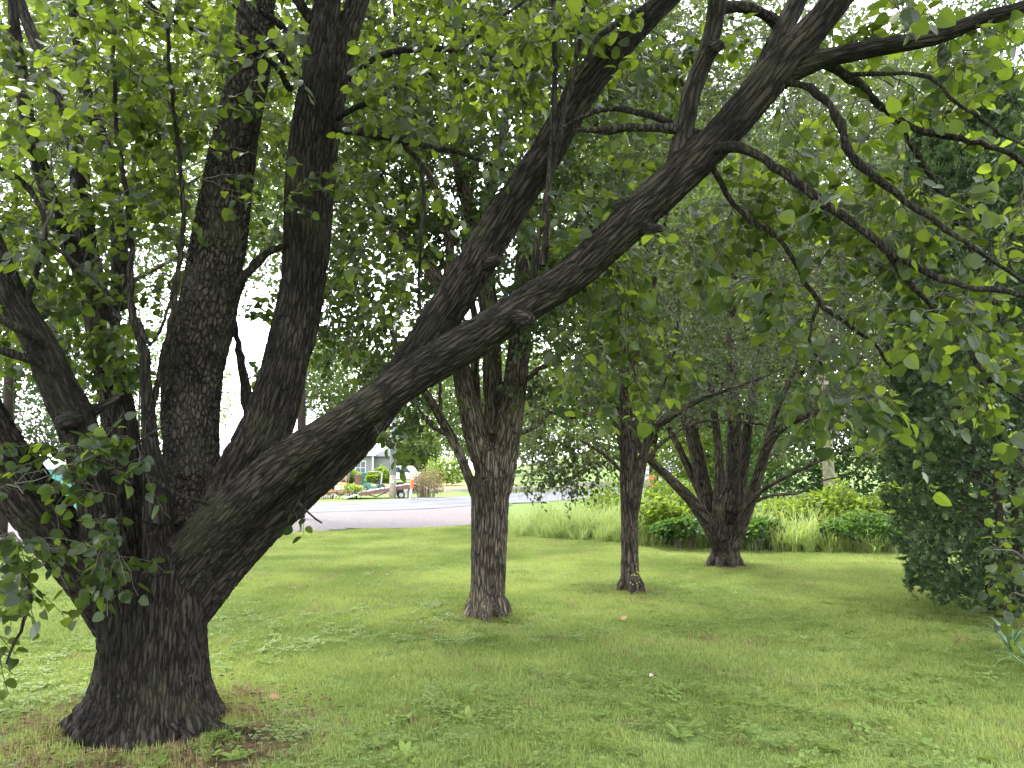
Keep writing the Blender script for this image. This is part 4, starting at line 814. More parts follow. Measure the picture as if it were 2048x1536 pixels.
mb.build('branches', M['twig'], AV.root)
fv = []; ft = []          # one flat spray: a fan of short scaly fingers
for k in range(9):
    a = (k - 4) * .22; l = 1 - abs(k - 4) * .11; s0 = (0, .08 * abs(k - 4), 0); i = len(fv)
    ex, ey = math.sin(a) * l, math.cos(a) * l
    fv += [(s0[0], s0[1], 0), (ex * .55 - .035 * math.cos(a), ey * .55 + .035 * math.sin(a), .03), (ex, ey, -.06), (ex * .55 + .035 * math.cos(a), ey * .55 - .035 * math.sin(a), -.03)]; ft += [(i, i + 1, i + 2), (i, i + 2, i + 3)]
FAN = (np.array(fv), np.array(ft))
n = 24000; z = rng.random(n) ** .9 * 6.0 + .12; a = rng.random(n) * 2 * PI
lump = noise(np.stack([np.cos(a) * 2.2 + 9, np.sin(a) * 2.2, z * 1.5], 1), 11)
Rr_ = 1.22 * np.sqrt(np.clip(1 - (z / 6.3) ** 2.2, 0, 1)) * (.72 + .42 * lump) * (.75 + .25 * np.clip(z / .9, 0, 1)) * (1 - .75 * rng.random(n) ** 2)
keep = (lump > .26) | (rng.random(n) < .25)
p = np.stack([ax + np.cos(a) * Rr_, ay + np.sin(a) * Rr_, z], 1)[keep]
d = np.stack([np.cos(a) * .7, np.sin(a) * .7, np.full(n, .55)], 1)[keep] + rng.normal(0, .35, (keep.sum(), 3))
R = leaf_frames(d, None, .15, 1.0)
bake_leaves(p, R, .115 * np.exp(rng.normal(0, .25, len(p))), [FAN], 'foliage', M['conifer'], AV.root)

# ------------------------------------------------------------------ plants at the right edge
def strap_plant(label, c, n, l0, l1, w, cat='plant', mt=None, name='strap_leaf_plant', group=None, spread=.9):
    t = thing(name, label, cat, c, 0, group)
    for k in range(n):
        a = rng.random() * 2 * PI; l = rng.uniform(l0, l1); out = rng.uniform(.3, spread); m = 7; V = []
        for i in range(m):
            s = i / (m - 1); r = l * out * s; z = l * (1.15 * s - (.55 + .5 * out) * s * s); ww = w * (1 - s ** 2.2) * (.7 + .5 * s) + .001
            q = np.array([math.cos(a) * r, math.sin(a) * r, z + .01]); sd_ = np.array([-math.sin(a), math.cos(a), 0]) * ww
            V += [q - sd_ + [0, 0, ww * .5], q, q + sd_ + [0, 0, ww * .5]]
        f = [(3 * i + j, 3 * i + j + 1, 3 * i + j + 4, 3 * i + j + 3) for i in range(m - 1) for j in (0, 1)]
        o = mesh_np('leaf', np.array(V), [np.array(f)], mt or M['straplf'], t, True, {'lv': ('FLOAT', 'FACE', np.full(len(f), rng.random()))})
    return t
strap_plant('arching strap leaved plant at the foot of the arborvitae, right edge', G(2022, 6.9), 26, .35, .62, .011)
strap_plant('smaller strap leaved plant nearest the right edge of the lawn', G(2062, 6.2), 18, .3, .5, .010)
strap_plant('small tuft of strap leaves at the foot of the bank', G(1752, 14.4), 14, .3, .5, .018, mt=M['bush'])
# shrub shoots reaching in from the right edge
RS = Tree('shrub', 'thin shrub with few broad leaves reaching in from the right edge before the arborvitae', 'shrub', G(2080, 6.6))
for l in ([(2085, 1270, 9, 6.6), (2075, 1180, 8, 6.55), (2040, 1110, 6, 6.5), (1985, 1098, 3, 6.4)], [(2085, 1270, 9, 6.6), (2090, 1080, 8, 6.6), (2060, 960, 5, 6.5), (2020, 900, 4, 6.4)],
          [(2090, 1230, 9, 6.5), (2100, 1000, 8, 6.5), (2070, 840, 5, 6.4)], [(2085, 1250, 8, 6.5), (2060, 1200, 6, 6.4), (2025, 1185, 4, 6.3)]):
    RS.branch(l, 'stem')
RS.limbs = []
for part, q in RS.hand:
    V2, Q2 = tubes(q[None, :, :3], q[None, :, 3], 6); mesh_np(part, V2, [Q2], M['twig'], RS.root, True, local=RS.root)
RS.grow(np.vstack([blobpx(2040, 1110, 6.5, 60, 90, .3, 12, thr=.2), blobpx(2045, 960, 6.5, 45, 120, .3, 14, thr=.2), blobpx(2030, 1220, 6.4, 45, 50, .3, 7, thr=.2)]), 1.2, (1, 2), (.1, .25), .2, .05)
RS.finish(.075, M['leaf1'], HQ)

# ------------------------------------------------------------------ scattered geometry: lawn blades, weeds, tall grass
def scatter(name, pts, rot, scl, idx, variants, kind='stuff', label=None):
    me = bpy.data.meshes.new(name); n = len(pts); me.vertices.add(n); me.vertices.foreach_set('co', np.asarray(pts, np.float32).ravel())
    for k, t, a in (('rot', 'FLOAT_VECTOR', rot), ('scl', 'FLOAT_VECTOR', scl), ('idx', 'INT', idx)):
        at = me.attributes.new(k, t, 'POINT'); at.data.foreach_set('vector' if t == 'FLOAT_VECTOR' else 'value', np.asarray(a, np.int32 if t == 'INT' else np.float32).ravel())
    o = bpy.data.objects.new(name, me); link(o); c = bpy.data.collections.new(name + '_kinds')
    for i, v in enumerate(variants): v.name = '%s_%02d' % (name, i); c.objects.link(v); COL.objects.unlink(v)
    g = bpy.data.node_groups.new(name, 'GeometryNodeTree'); g.interface.new_socket('Geometry', in_out='INPUT', socket_type='NodeSocketGeometry'); g.interface.new_socket('Geometry', in_out='OUTPUT', socket_type='NodeSocketGeometry')
    gi = g.nodes.new('NodeGroupInput'); go = g.nodes.new('NodeGroupOutput'); ip = g.nodes.new('GeometryNodeInstanceOnPoints'); ci = g.nodes.new('GeometryNodeCollectionInfo')
    ci.inputs['Collection'].default_value = c; ci.inputs['Separate Children'].default_value = True; ci.inputs['Reset Children'].default_value = True
    ip.inputs['Pick Instance'].default_value = True
    def na(k, t):
        x = g.nodes.new('GeometryNodeInputNamedAttribute'); x.data_type = t; x.inputs['Name'].default_value = k; return x.outputs['Attribute']
    g.links.new(gi.outputs[0], ip.inputs['Points']); g.links.new(ci.outputs[0], ip.inputs['Instance']); g.links.new(na('idx', 'INT'), ip.inputs['Instance Index'])
    g.links.new(na('rot', 'FLOAT_VECTOR'), ip.inputs['Rotation']); g.links.new(na('scl', 'FLOAT_VECTOR'), ip.inputs['Scale']); g.links.new(ip.outputs[0], go.inputs[0])
    md = o.modifiers.new('scatter', 'NODES'); md.node_group = g; o['kind'] = kind
    if label: o['label'] = label
    return o
def tuft(n, rad, h0, h1, w, mt, seg=2, lean=.5, curl=.5):
    V = []; T = []; A = []
    for k in range(n):
        a = rng.random() * 2 * PI; r = rad * math.sqrt(rng.random()); b0 = np.array([r * math.cos(a), r * math.sin(a), 0]); d = rng.random() * 2 * PI
        dv = np.array([math.cos(d), math.sin(d), 0]); sd_ = np.array([-math.sin(d), math.cos(d), 0]); h = rng.uniform(h0, h1); ln = rng.uniform(.1, 1) * lean; lv = rng.random(); i0 = len(V)
        for s in range(seg + 1):
            u = s / seg; q = b0 + dv * h * ln * u ** 1.6 + np.array([0, 0, h * (u - curl * ln * u * u)])
            if s < seg: V += [q - sd_ * w * (1 - u * .6), q + sd_ * w * (1 - u * .6)]
            else: V += [q]
        for s in range(seg - 1):
            j = i0 + 2 * s; T += [(j, j + 1, j + 3), (j, j + 3, j + 2)]; A += [lv] * 2
        j = i0 + 2 * (seg - 1); T += [(j, j + 1, j + 2)]; A += [lv]
    return mesh_np('blades', np.array(V), [np.array(T)], mt, attrs={'lv': ('FLOAT', 'FACE', A)})
def weed(kind):
    V = []; T = []; A = []
    def leaf(b, d, l, w, up):
        i = len(V); d = np.array([math.cos(d), math.sin(d), up]); s_ = np.array([-d[1], d[0], 0]); lv = rng.random()
        V.extend([b, b + d * l * .35 - s_ * w, b + d * l * .7 - s_ * w * .8 + [0, 0, -.0], b + d * l + [0, 0, -l * .15], b + d * l * .7 + s_ * w * .8, b + d * l * .35 + s_ * w]); T.extend([(i, i + 3, i + 2), (i, i + 2, i + 1), (i, i + 5, i + 4), (i, i + 4, i + 3)]); A.extend([lv] * 4)
    if kind == 0:      # plantain rosette
        for k in range(7): leaf(np.zeros(3), k * .9 + rng.random() * .4, rng.uniform(.05, .10), .018, rng.uniform(.2, .6))
    else:              # clover-like patch
        for k in range(16):
            b = np.array([rng.normal(0, .05), rng.normal(0, .05), rng.uniform(.02, .05)])
            for j in range(3): leaf(b, j * 2.1 + rng.random(), .018, .008, .15)
    return mesh_np('weed', np.array(V), [np.array(T)], M['weed'], attrs={'lv': ('FLOAT', 'FACE', A)})
VAR = [tuft(110, .12, .018, .042, .0020, M['grass'], 2, .9) for _ in range(6)] + [tuft(46, .10, .02, .07, .0022, M['straw'], 2, 1.3) for _ in range(2)]
# lawn area (behind the gravel edge and before the bank)
def lawn_points(n, ymax):
    y = 3.0 + (ymax - 3.0) * rng.random(n * 3) ** .75; x = (rng.random(n * 3) * 2 - 1) * (.74 * y + 2.0)
    k = rng.random(n * 3) < (.74 * y + 2) / (.74 * ymax + 2); x, y = x[k], y[k]
    edge = np.interp(x, [-30, -9.8, -7.2, -5.2, -2.2, -.6, .5, 3, 7, 12, 30], [9.4, 14.2, 17.0, 19.9, 20.6, 21.6, 17.6, 16.0, 14.9, 14.3, 13.5]) + (noise(np.stack([x * 2, y, x * 0], 1), 6) - .5) * .8
    k = y < edge; x, y = x[k][:n], y[k][:n]; return x, y
x, y = lawn_points(34000, 22)
dt = np.hypot(x - T1.base[0] - .1, (y - T1.base[1] + .25) * 1.1); bare_ = noise(np.stack([x * 3, y * 3, x * 0], 1), 8)
k = (dt > .40) & ((dt > .70 + .4 * bare_) | (rng.random(len(x)) < .55)); x, y, dt, bare_ = x[k], y[k], dt[k], bare_[k]
st = (dt < .85 + .4 * bare_) & (rng.random(len(x)) < .6) | (rng.random(len(x)) < .012 + .03 * (noise(np.stack([x * 1.3, y * 1.3, x * 0], 1), 12) > .66))
idx = np.where(st, 6 + rng.integers(0, 2, len(x)), rng.integers(0, 6, len(x)))
hh = .75 + .6 * noise(np.stack([x * 1.5, y * 1.5, x * 0 + 3], 1), 13); sc = rng.uniform(.75, 1.2, len(x)) * (1 + .025 * y)
z_ = ground_z(x, y)
ex = []
for t_, r_, m_ in ((T1, .52, 200), (T2, .27, 130), (T3, .2, 90), (T4, .42, 150)):
    a = rng.random(m_) * 2 * PI; r = r_ * (1 + np.abs(rng.normal(0, .22, m_))); ex.append(np.stack([t_.base[0] + r * np.cos(a), t_.base[1] + r * np.sin(a)], 1))
ex = np.vstack(ex); es = rng.uniform(.6, 1.0, len(ex)); x = np.r_[x, ex[:, 0]]; y = np.r_[y, ex[:, 1]]; z_ = np.r_[z_, ground_z(ex[:, 0], ex[:, 1])]
sc = np.r_[sc, es]; hh = np.r_[hh, rng.uniform(1.3, 2.6, len(ex))]; idx = np.r_[idx, np.where(rng.random(len(ex)) < .2, 6, rng.integers(0, 6, len(ex)))]
scatter('grass', np.stack([x, y, z_], 1), np.stack([x * 0, x * 0, rng.random(len(x)) * 6.28], 1), np.stack([sc, sc, sc * hh], 1), idx, VAR)
x, y = lawn_points(14000, 16); k = (noise(np.stack([x * .9, y * .9, x * 0], 1), 21) > .40) & (np.hypot(x - T1.base[0], y - T1.base[1]) > .6) & (rng.random(len(x)) < np.clip(1.7 - y * .14, .1, 1)); x, y = x[k], y[k]
sc = rng.uniform(.5, 1.0, len(x)) * np.interp(y, [4, 6, 8], [1.35, 1.15, 1])
scatter('lawn_weeds', np.stack([x, y, ground_z(x, y) + .012], 1), np.stack([rng.normal(0, .15, len(x)), rng.normal(0, .15, len(x)), rng.random(len(x)) * 6.28], 1), np.stack([sc] * 3, 1), np.where(rng.random(len(x)) < .16, rng.integers(0, 2, len(x)), rng.integers(2, 4, len(x))), [weed(0), weed(0), weed(1), weed(1)])
TG = [tuft(34, .16, .6, 1.15, .010, M['tallgrass'], 6, .95, .55) for _ in range(5)] + [tuft(30, .14, .35, .7, .006, M['tallgrass'], 5, .9, .5)]
n = 620; u = rng.random(n); px_ = 1018 + u * 830; yb = np.interp(px_, [1018, 1250, 1500, 1850], [17.6, 15.9, 15.0, 14.4]); x = (px_ - 1024) / F * yb; 
wid = np.interp(px_, [1018, 1300, 1400, 1850], [3.2, 2.4, 1.8, 1.4]); y = yb + rng.random(n) ** 1.3 * wid; x = x * y / yb
prob = np.interp(px_, [1018, 1300, 1330, 1480, 1600, 1620, 1850], [1, 1, .45, .8, .8, .25, .2]); k = rng.random(n) < prob; x, y, px_ = x[k], y[k], px_[k]
sc = np.interp(px_, [1018, 1100, 1300, 1500, 1850], [.55, .85, 1.0, 1.05, 1.0]) * rng.uniform(.7, 1.1, len(x))
sc = sc * np.interp(y - np.interp(px_, [1018, 1250, 1500, 1850], [17.6, 15.9, 15.0, 14.4]), [0, .5, 1.2], [.55, .9, 1.0])
scatter('tall_grass', np.stack([x, y, ground_z(x, y)], 1), np.stack([x * 0, x * 0, rng.random(len(x)) * 6.28], 1), np.stack([sc] * 3, 1), rng.integers(0, 6, len(x)), TG)

# ------------------------------------------------------------------ things across the road
M['white'] = mat('white vehicle paint', (.55, .56, .6), .35, spec=.6); M['glass'] = mat('dark window glass', (.04, .06, .08), .12, spec=.8)
M['blueglass'] = mat('sky blue window glass', (.10, .22, .32), .1, spec=.8)
M['darkpaint'] = mat('dark grey paint', (.12, .12, .13), .5); M['rubber'] = mat('rubber', (.03, .03, .03), .9)
M['greenpl'] = mat('green plastic', (.05, .22, .17), .5); M['brownpl'] = mat('brown plastic', (.16, .09, .08), .6); M['tractor'] = mat('faded green machine paint', (.04, .15, .11), .5, var=(.08, .22, .17), scale=4)
M['rust'] = mat('orange steel frame', (.42, .17, .03), .6, var=(.5, .28, .07), scale=6); M['plank'] = mat('weathered reddish plank', (.17, .11, .105), .85, var=(.26, .21, .205), scale=3)
M['steel'] = mat('rusty steel', (.16, .09, .07), .8); M['grey'] = mat('grey galvanised steel', (.42, .43, .46), .6); M['pole'] = mat('weathered wood pole', (.2, .17, .13), .9, var=(.32, .28, .22), scale=8, bump=.6, bscale=30)
M['polegrey'] = mat('grey pole', (.25, .255, .29), .8, var=(.32, .32, .36), scale=4); M['orange'] = mat('orange marker', (.75, .16, .05), .5); M['postwhite'] = mat('white marker post', (.6, .6, .6), .5)
M['yellow'] = mat('yellow marker', (.65, .6, .1), .5); M['siding'] = mat('grey siding', (.17, .17, .165), .8); M['roofwhite'] = mat('white metal roof', (.5, .5, .53), .4); M['shingle'] = mat('grey shingles', (.22, .22, .25), .9, var=(.28, .28, .31), scale=8)
M['trim'] = mat('white trim', (.5, .5, .48), .6); M['teal'] = mat('teal metal sheet', (.07, .24, .19), .55); M['black'] = mat('black plastic', (.025, .025, .03), .6); M['red'] = mat('faded red sign', (.65, .10, .09), .5)

def wheel(parent, c, r, w, rim='grey'):
    t = MB().tube([(c[0], c[1] - w / 2, c[2]), (c[0], c[1] - w * .35, c[2]), (c[0], c[1] + w * .35, c[2]), (c[0], c[1] + w / 2, c[2])], [r * .9, r, r, r * .9], 18).build('wheel', M['rubber'], parent)
    MB().tube([(c[0], c[1] - w / 2 - .015, c[2]), (c[0], c[1] + w / 2 + .015, c[2])], r * .55, 12).build('rim', M[rim], t); return t
# white pickup, side on, nose to the right
p0 = G(812, 80); z0 = float(ground_z(p0[0], p0[1]))
t = thing('pickup_truck', 'white pickup truck parked at an angle, partly behind the grey pole', 'truck', (*p0[:2], z0), math.radians(-14))
cab = [(-1.35, .62), (-1.35, 1.12), (-1.12, 1.78), (.42, 1.80), (1.0, 1.18), (2.35, 1.05), (2.48, .62), (2.3, .42), (-1.35, .42)]
MB().prism(cab, -.9, .9).build('cab', M['white'], t, .05)
bm_ = MB(); bm_.box((-2.3, -.86, .82), (1.9, .08, .62)); bm_.box((-2.3, .86, .82), (1.9, .08, .62)); bm_.box((-3.22, 0, .82), (.08, 1.8, .62)); bm_.box((-2.3, 0, .55), (1.9, 1.7, .08)); bm_.build('bed', M['white'], t)
for a, b2 in (((-1.22, 1.14), (-.34, 1.14, -.34, 1.66, -1.04, 1.66)), ((-.22, 1.14), (.80, 1.16, .36, 1.68, -.22, 1.68))):
    pr = [a, b2[0:2], b2[2:4], b2[4:6]]; MB().prism(pr, -.915, -.895).build('window', M['glass'], t); MB().prism(pr, .895, .915).build('window', M['glass'], t)
MB().box((-.28, -.91, .8), (.02, .02, .7)).box((-.38, -.92, .98), (.14, .03, .04)).build('door_handle', M['black'], t)
MB().box((.70, -1.0, 1.2), (.10, .18, .18)).build('mirror', M['black'], t); MB().box((2.46, -.6, .85), (.06, .3, .18)).build('headlight', M['glass'], t)
for x in (-2.35, 1.6):
    for y in (-.78, .78): wheel(t, (x, y, .38), .38, .24)
# grey van facing the road
p0 = G(676, 70)
t = thing('van', 'dark grey van with a blue-reflecting windscreen at the left of the yard', 'van', (*p0[:2], 0), math.radians(8))
MB().prism([(-.95, .35), (.95, .35), (.95, 1.1), (.78, 1.95), (-.78, 1.95), (-.95, 1.1)], -.6, 3.6).build('body', M['darkpaint'], t, .06)
MB().prism([(-.93, .4), (.93, .4), (.93, 1.0), (-.93, 1.0)], -1.35, -.6).build('hood', M['darkpaint'], t, .05)
v = MB(); v.add([(-.85, -.98, 1.02), (.85, -.98, 1.02), (.72, -.55, 1.85), (-.72, -.55, 1.85), (-.85, -.94, 1.0), (.85, -.94, 1.0), (.72, -.5, 1.85), (-.72, -.5, 1.85)], [(0, 1, 2, 3), (7, 6, 5, 4), (0, 4, 5, 1), (2, 6, 7, 3), (1, 5, 6, 2), (0, 3, 7, 4)]).build('windscreen', M['blueglass'], t)
MB().box((0, -1.37, .52), (.62, .03, .18)).build('number_plate', M['postwhite'], t); MB().box((0, -1.39, .38), (1.8, .1, .16)).build('bumper', M['rubber'], t)
for x in (-.7, .7): MB().box((x, -1.37, .8), (.3, .04, .16)).build('headlight', M['trim'], t)
for y in (-.85, 2.9):
    for x in (-.86, .86):
        w_ = MB().tube([(x - .1, y, .34), (x + .1, y, .34)], .34, 16).build('wheel', M['rubber'], t)
# wheelie bins
def bin_(px, Y, h, w, m, lb):
    p0 = G(px, Y); t = thing('wheelie_bin', lb, 'bin', (*p0[:2], float(ground_z(*p0[:2]))), .2)
    a, b_ = w * .42, w * .5; MB().add([(-a, -a, .08), (a, -a, .08), (a, a, .08), (-a, a, .08), (-b_, -b_, h * .9), (b_, -b_, h * .9), (b_, b_, h * .9), (-b_, b_, h * .9)], [(0, 3, 2, 1), (4, 5, 6, 7), (0, 1, 5, 4), (1, 2, 6, 5), (2, 3, 7, 6), (3, 0, 4, 7)]).build('body', m, t)
    MB().prism([(-w * .55, h * .9), (w * .55, h * .9), (w * .5, h * .98), (0, h * 1.02), (-w * .5, h * .98)], -w * .56, w * .56).build('lid', m, t)
    for s in (-1, 1): MB().tube([(s * w * .42, w * .45, .12), (s * w * .5, w * .45, .12)], .12, 10).build('wheel', M['rubber'], t)
    MB().tube([(-w * .4, w * .62, h * .92), (w * .4, w * .62, h * .92)], .02, 6).build('handle', m, t)
bin_(731, 68, 1.12, .80, M['greenpl'], 'green wheelie bin with its lid shut, behind the old mower'); bin_(716, 67, .95, .62, M['brownpl'], 'brown wheelie bin left of the green bin'); bin_(800, 50, .66, .5, M['black'], 'small black bin at the top end of the flatbed ramp')
# riding mower
p0 = G(748, 54); t = thing('riding_mower', 'faded green riding mower with roll bar standing behind the flatbed', 'mower', (*p0[:2], 0), math.radians(4)); t.scale = (.86, .86, .8)
MB().prism([(-.85, .32), (-.85, .60), (-.30, .66), (-.22, .40), (.28, .36), (.34, .58), (.75, .60), (.9, .42), (.8, .28)], -.28, .28).build('body', M['tractor'], t, .03)
MB().box((-.87, 0, .46), (.04, .4, .2)).build('grille', M['black'], t)
MB().prism([(.14, .60), (.46, .60), (.50, .96), (.40, .98), (.34, .70), (.14, .68)], -.2, .2).build('seat', M['black'], t, .03)
MB().tube([(-.12, 0, .62), (.0, 0, .86)], .02, 6).tube([(.02 + .14 * math.cos(a) * .3, .15 * math.sin(a), .86 + .14 * math.cos(a) * .6) for a in np.linspace(0, 2 * PI, 13)], .012, 5).build('steering_wheel', M['black'], t)
MB().tube([(.55, -.3, .4), (.62, -.3, 1.5), (.50, -.3, 1.62), (-.42, -.3, 1.66)], .025, 6).tube([(.55, .3, .4), (.62, .3, 1.5), (.50, .3, 1.62), (-.42, .3, 1.66)], .025, 6).build('roll_bar', M['trim'], t)
MB().box((-.05, 0, .24), (.8, 1.0, .12)).build('mower_deck', M['tractor'], t, .02)
for y in (-.40, .40): wheel(t, (.62, y, .27), .27, .22, 'tractor'); wheel(t, (-.6, y, .19), .19, .14, 'tractor')
# flatbed ramp: planks on a steel frame, sloping up to the right
p0 = G(772, 40.6); t = thing('flatbed_trailer', 'old tilted flatbed trailer with weathered reddish plank deck beside the road', 'trailer', (*p0[:2], 0), math.radians(10))
def dz_(x): return .22 + (x + 1.35) * .16
npl = 13
for i in range(npl):
    x = -1.35 + 2.75 * i / (npl - 1); MB().box((x, 0, dz_(x) + .10 + rng.uniform(-.008, .008)), (2.75 / npl - .02, 2.2, .05), 0, 0, -math.atan(.16)).build('plank', M['plank'], t)
for y in (-1.05, 1.05): MB().box((0.02, y, dz_(0) - .0), (2.8, .08, .14), 0, 0, -math.atan(.16)).build('side_rail', M['steel'], t)
for x in (-1.0, 0, 1.0): MB().box((x, 0, dz_(x) - .07), (.08, 2.0, .1)).build('cross_member', M['steel'], t)
MB().box((-1.72, .0, .14), (.75, 1.9, .06), 0, 0, -.28).build('ramp_flap', M['grey'], t)
MB().tube([(-1.3, -1.0, .32), (-.5, -1.0, .12), (.3, -1.0, .5)], .04, 6).build('brace', M['steel'], t)
for y in (-.95, .95): wheel(t, (.75, y, .2), .2, .16)
MB().box((1.2, -.8, .33), (.12, .12, .66)).box((1.2, .8, .33), (.12, .12, .66)).build('prop', M['grey'], t)
# yellow-orange steel frame (harrow with two ladder-like uprights)
p0 = G(672, 44.5); t = thing('steel_frame', 'orange steel implement frame with two ladder-like uprights standing in weeds', 'farm implement', (*p0[:2], 0))
for cx in (-.55, .40):
    for sx in (-.13, .15): MB().tube([(cx + sx, 0, .0), (cx + sx, 0.05, 1.02 + .12 * (cx > 0))], .028, 6).build('upright', M['rust'], t)
    for z in (.2, .45, .7, .92): MB().tube([(cx - .13, .02, z), (cx + .15, .02, z + .04)], .022, 6).build('rung', M['rust'], t)
for y in (-.4, .35): MB().tube([(-.85, y, .2), (.8, y, .22)], .04, 6).build('beam', M['rust'], t)
for x in (-.8, -.3, .2, .7): MB().tube([(x, -.45, .24), (x, .4, .24)], .03, 6).tube([(x, -.4, .2), (x - .05, -.5, .0)], .03, 6).build('tine_bar', M['rust'], t)
MB().tube([(-.8, -.1, .3), (-.4, -.1, .75), (-.2, -.1, .25)], .03, 6).build('brace', M['rust'], t)
# poles and markers
def at(px, Y): p = G(px, Y); return (p[0], p[1], float(ground_z(p[0], p[1])))
t = thing('utility_pole', 'grey utility pole with a brown wooden foot standing behind the road', 'pole', at(785, 39.5))
MB().tube([(0, 0, -.3), (0, 0, .62), (0, 0, 1.2)], [.17, .165, .16], 12).build('foot', M['pole'], t, smooth=True)
MB().tube([(0, 0, 1.2), (0, 0, 9.5)], [.165, .11], 12).build('shaft', M['polegrey'], t, smooth=True); MB().box((0, 0, 8.9), (2.2, .1, .12)).build('crossarm', M['pole'], t)
MB().box((-.02, -.17, .85), (.2, .02, .12)).build('tag_plate', M['grey'], t)
t = thing('utility_pole', 'pale weathered wooden utility pole rising behind the weedy bank', 'pole', at(1661, 21.5))
MB().tube([(0.03, 0, -.3), (0, 0, 3), (-.18, 0, 9.5)], [.155, .145, .10], 14).build('shaft', M['pole'], t, smooth=True); MB().box((-.17, 0, 9.0), (2.2, .1, .12)).build('crossarm', M['pole'], t)
t = thing('marker_post', 'white marker post with an orange top at the roadside by the dry bush', 'marker', at(822, 37.6))
MB().tube([(-.06, 0, 0), (.02, 0, .55)], .05, 8).build('post', M['postwhite'], t); MB().tube([(.02, 0, .55), (.06, 0, .98), (.07, 0, 1.02)], [.09, .09, .04], 10).build('cap', M['orange'], t)
t = thing('marker_post', 'thin leaning yellow stake on the verge left of the middle trunk', 'marker', at(889, 42))
MB().tube([(.1, 0, 0), (-.15, 0, .85)], .014, 5).build('post', M['yellow'], t)
t = thing('marker_post', 'grey post with a red top sticking up behind the tall weeds', 'marker', at(1304, 25.5))
MB().tube([(0, 0, 0), (0, 0, .95)], .055, 8).build('post', M['grey'], t); MB().box((0, -.02, 1.12), (.16, .05, .36)).build('panel', M['red'], t)
# low house
p0 = at(728, 96); t = thing('house', 'low grey house with a white roof and a grey porch gable across the road', 'house', p0)
MB().box((-6, 3, 1.6), (14, 7, 3.2)).build('wall', M['siding'], t)
MB().prism([(-13.5, 3.2), (1.5, 3.2), (.9, 3.35), (-.5, 5.9), (-12.5, 5.9), (-13.5, 3.35)], -1.0, 7.2).build('roof', M['roofwhite'], t)
MB().box((-6, -1.04, 3.16), (15.2, .1, .22)).build('fascia', M['trim'], t)
MB().box((4, 4, 1.5), (6, 6, 3.0)).build('wing_wall', M['siding'], t); MB().prism([(.9, 3.0), (7.6, 3.0), (4.2, 4.9)], .6, 7.4).build('wing_roof', M['shingle'], t)
MB().box((1.2, -.85, 1.5), (.18, .18, 3.0)).build('porch_post', M['trim'], t)
for wx in (-7.5, -.35):
    w_ = MB().box((wx, -.52, 1.6), (1.3, .06, 1.7)).build('window', M['trim'], t)
    for ax_ in (-.29, .29):
        for az in (-.39, .39): MB().box((wx + ax_, -.565, 1.6 + az), (.5, .03, .7)).build('pane', M['glass'], w_)
MB().box((4.2, .97, 1.6), (2.4, .06, 1.4)).build('window', M['glass'], t)
# green shed and white shed, seen in slits between the near limbs
p0 = at(105, 30); t = thing('shed', 'low teal green metal shed seen between the left limbs of the near tree', 'shed', p0, .1)
MB().box((0, 1.5, .78), (3.4, 3, 1.5)).build('wall', M['teal'], t); MB().prism([(-1.85, 1.55), (1.85, 1.55), (1.75, 1.75), (-1.75, 1.9)], -.15, 3.2).build('roof', M['trim'], t)
for k in range(11): MB().box((-1.6 + k * .32, -.015, .78), (.05, .03, 1.5)).build('rib', M['teal'], t)
p0 = at(440, 60); t = thing('shed', 'pale metal shed seen through the slit between the two upright limbs', 'shed', p0)
MB().box((0, 2, 1.5), (3.2, 4, 3.0)).build('wall', M['roofwhite'], t); MB().prism([(-1.8, 3.0), (1.8, 3.0), (0, 3.9)], -.2, 4.2).build('roof', M['roofwhite'], t); MB().box((0, -.02, 1.1), (1.6, .04, 2.2)).build('door', M['siding'], t)

# ------------------------------------------------------------------ small things on the lawn
M['deadleaf'] = leafmat('fallen leaf', (.22, .08, .03), (.34, .18, .12), (.3, .12, .05), (.4, .25, .15), .2, .6, .3)
M['paleleaf'] = mat('pale pinkish scrap', (.34, .24, .22), .8)
def fallen(lb, px, Y, s, m, k=1, nm='fallen_leaf'):
    p0 = at(px, Y); tv, tt = HQ[k % 4]; tv = tv[:16] * s; tt = [tuple(map(int, q)) for q in tt if max(q) < 16]
    me = bpy.data.meshes.new('leaf'); me.from_pydata([tuple(v + np.array([0, 0, .0])) for v in tv], [], tt); me.materials.append(m); a_ = me.attributes.new('lv', 'FLOAT', 'FACE'); a_.data.foreach_set('value', np.full(len(tt), rng.random(), np.float32))
    o = bpy.data.objects.new(nm, me); o.location = (p0[0], p0[1], p0[2] + .035); o.rotation_euler = (rng.normal(0, .3), rng.normal(0, .3), rng.random() * 6); link(o); tag(o, lb, 'leaf'); return o
fallen('pale pinkish curled scrap lying alone on the open lawn', 1315, 6.0, .07, M['paleleaf'], 1, 'dead_leaf'); fallen('small orange fallen leaf on the bright grass left of the middle trunk', 626, 7.9, .07, M['deadleaf'], 0)
fallen('orange fallen leaf on the grass right of the near trunk', 556, 5.4, .06, M['deadleaf'], 2); fallen('tan fallen leaf on the grass before the slim tree', 1242, 8.1, .07, M['deadleaf'], 3)
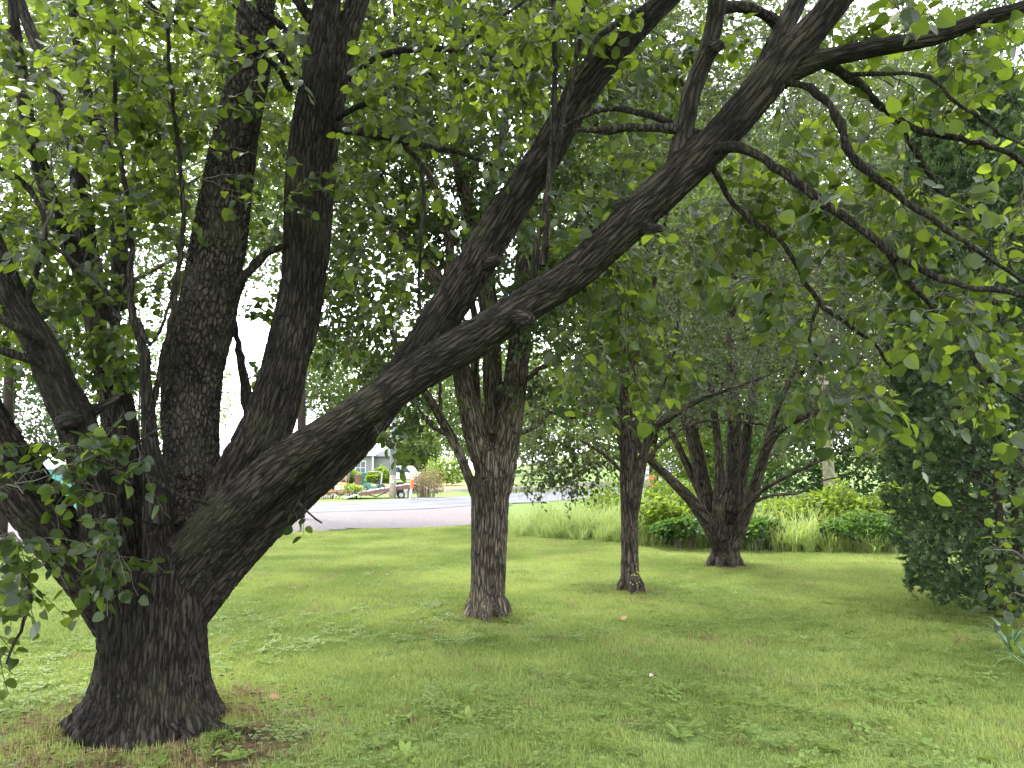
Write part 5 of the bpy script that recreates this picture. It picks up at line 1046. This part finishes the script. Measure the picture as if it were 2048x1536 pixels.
# yellow sprig at the foot of the slim tree
YS = Tree('sprig', 'yellow-leaved sprig climbing the foot of the slim trunk', 'plant', G(1270, 9.85))
YS.hand = []
for l in ([(1274, 1180, 3, 9.85), (1268, 1150, 3, 9.88), (1262, 1128, 2, 9.9)], [(1276, 1180, 3, 9.85), (1278, 1150, 2, 9.88), (1276, 1130, 2, 9.9)]): YS.branch(l, 'stem')
for part, q in YS.hand:
    V2, Q2 = tubes(q[None, :, :3], q[None, :, 3], 5); mesh_np(part, V2, [Q2], M['twig'], YS.root, True, local=YS.root)
pp = np.array([P(1270 + rng.normal(0, 6), 1152 + rng.normal(0, 14), 9.84 + rng.normal(0, .03)) for _ in range(18)]); M['ylf'] = leafmat('yellow leaf', (.30, .26, .03), (.45, .36, .05), (.4, .38, .03), (.5, .45, .05), .4)
bake_leaves(pp, leaf_frames(rng.normal(0, 1, pp.shape), None), np.full(len(pp), .024), LQ, 'leaves', M['ylf'], YS.root)

# twigs, bits of bark and old leaves lying at the foot of the near tree and under the others
V = []; T = []; A = []
def bit(x, y, l, w, a, lv):
    i = len(V); d = np.array([math.cos(a), math.sin(a), 0]); n_ = np.array([-d[1], d[0], 0]); c = np.array([x, y, float(ground_z(x, y)) + rng.uniform(.012, .04)]); k = rng.uniform(-.3, .3) * l
    V.extend([c - d * l, c + n_ * w + [0, 0, .006], c + d * l + [0, 0, k * .5], c - n_ * w]); T.extend([(i, i + 1, i + 2), (i, i + 2, i + 3)]); A.extend([lv] * 2)
for k in range(1500):
    a = rng.random() * 2 * PI; r = .42 + abs(rng.normal(0, .30)); bit(T1.base[0] + .1 + r * 1.2 * math.cos(a), T1.base[1] - .1 + r * math.sin(a), rng.uniform(.008, .035), rng.uniform(.002, .012), rng.random() * 6.3, rng.random())
for t_ in (T2, T3, T4):
    for k in range(260):
        a = rng.random() * 2 * PI; r = .15 + abs(rng.normal(0, .3)); bit(t_.base[0] + r * math.cos(a), t_.base[1] + r * math.sin(a), rng.uniform(.01, .035), rng.uniform(.003, .01), rng.random() * 6.3, rng.random())
M['litter'] = leafmat('leaf litter', (.025, .016, .010), (.15, .10, .06), (.03, .02, .01), (.1, .07, .03), .1, .9, .1)
o = mesh_np('leaf_litter', np.array(V), [np.array(T)], M['litter'], attrs={'lv': ('FLOAT', 'FACE', A)}); o['kind'] = 'stuff'
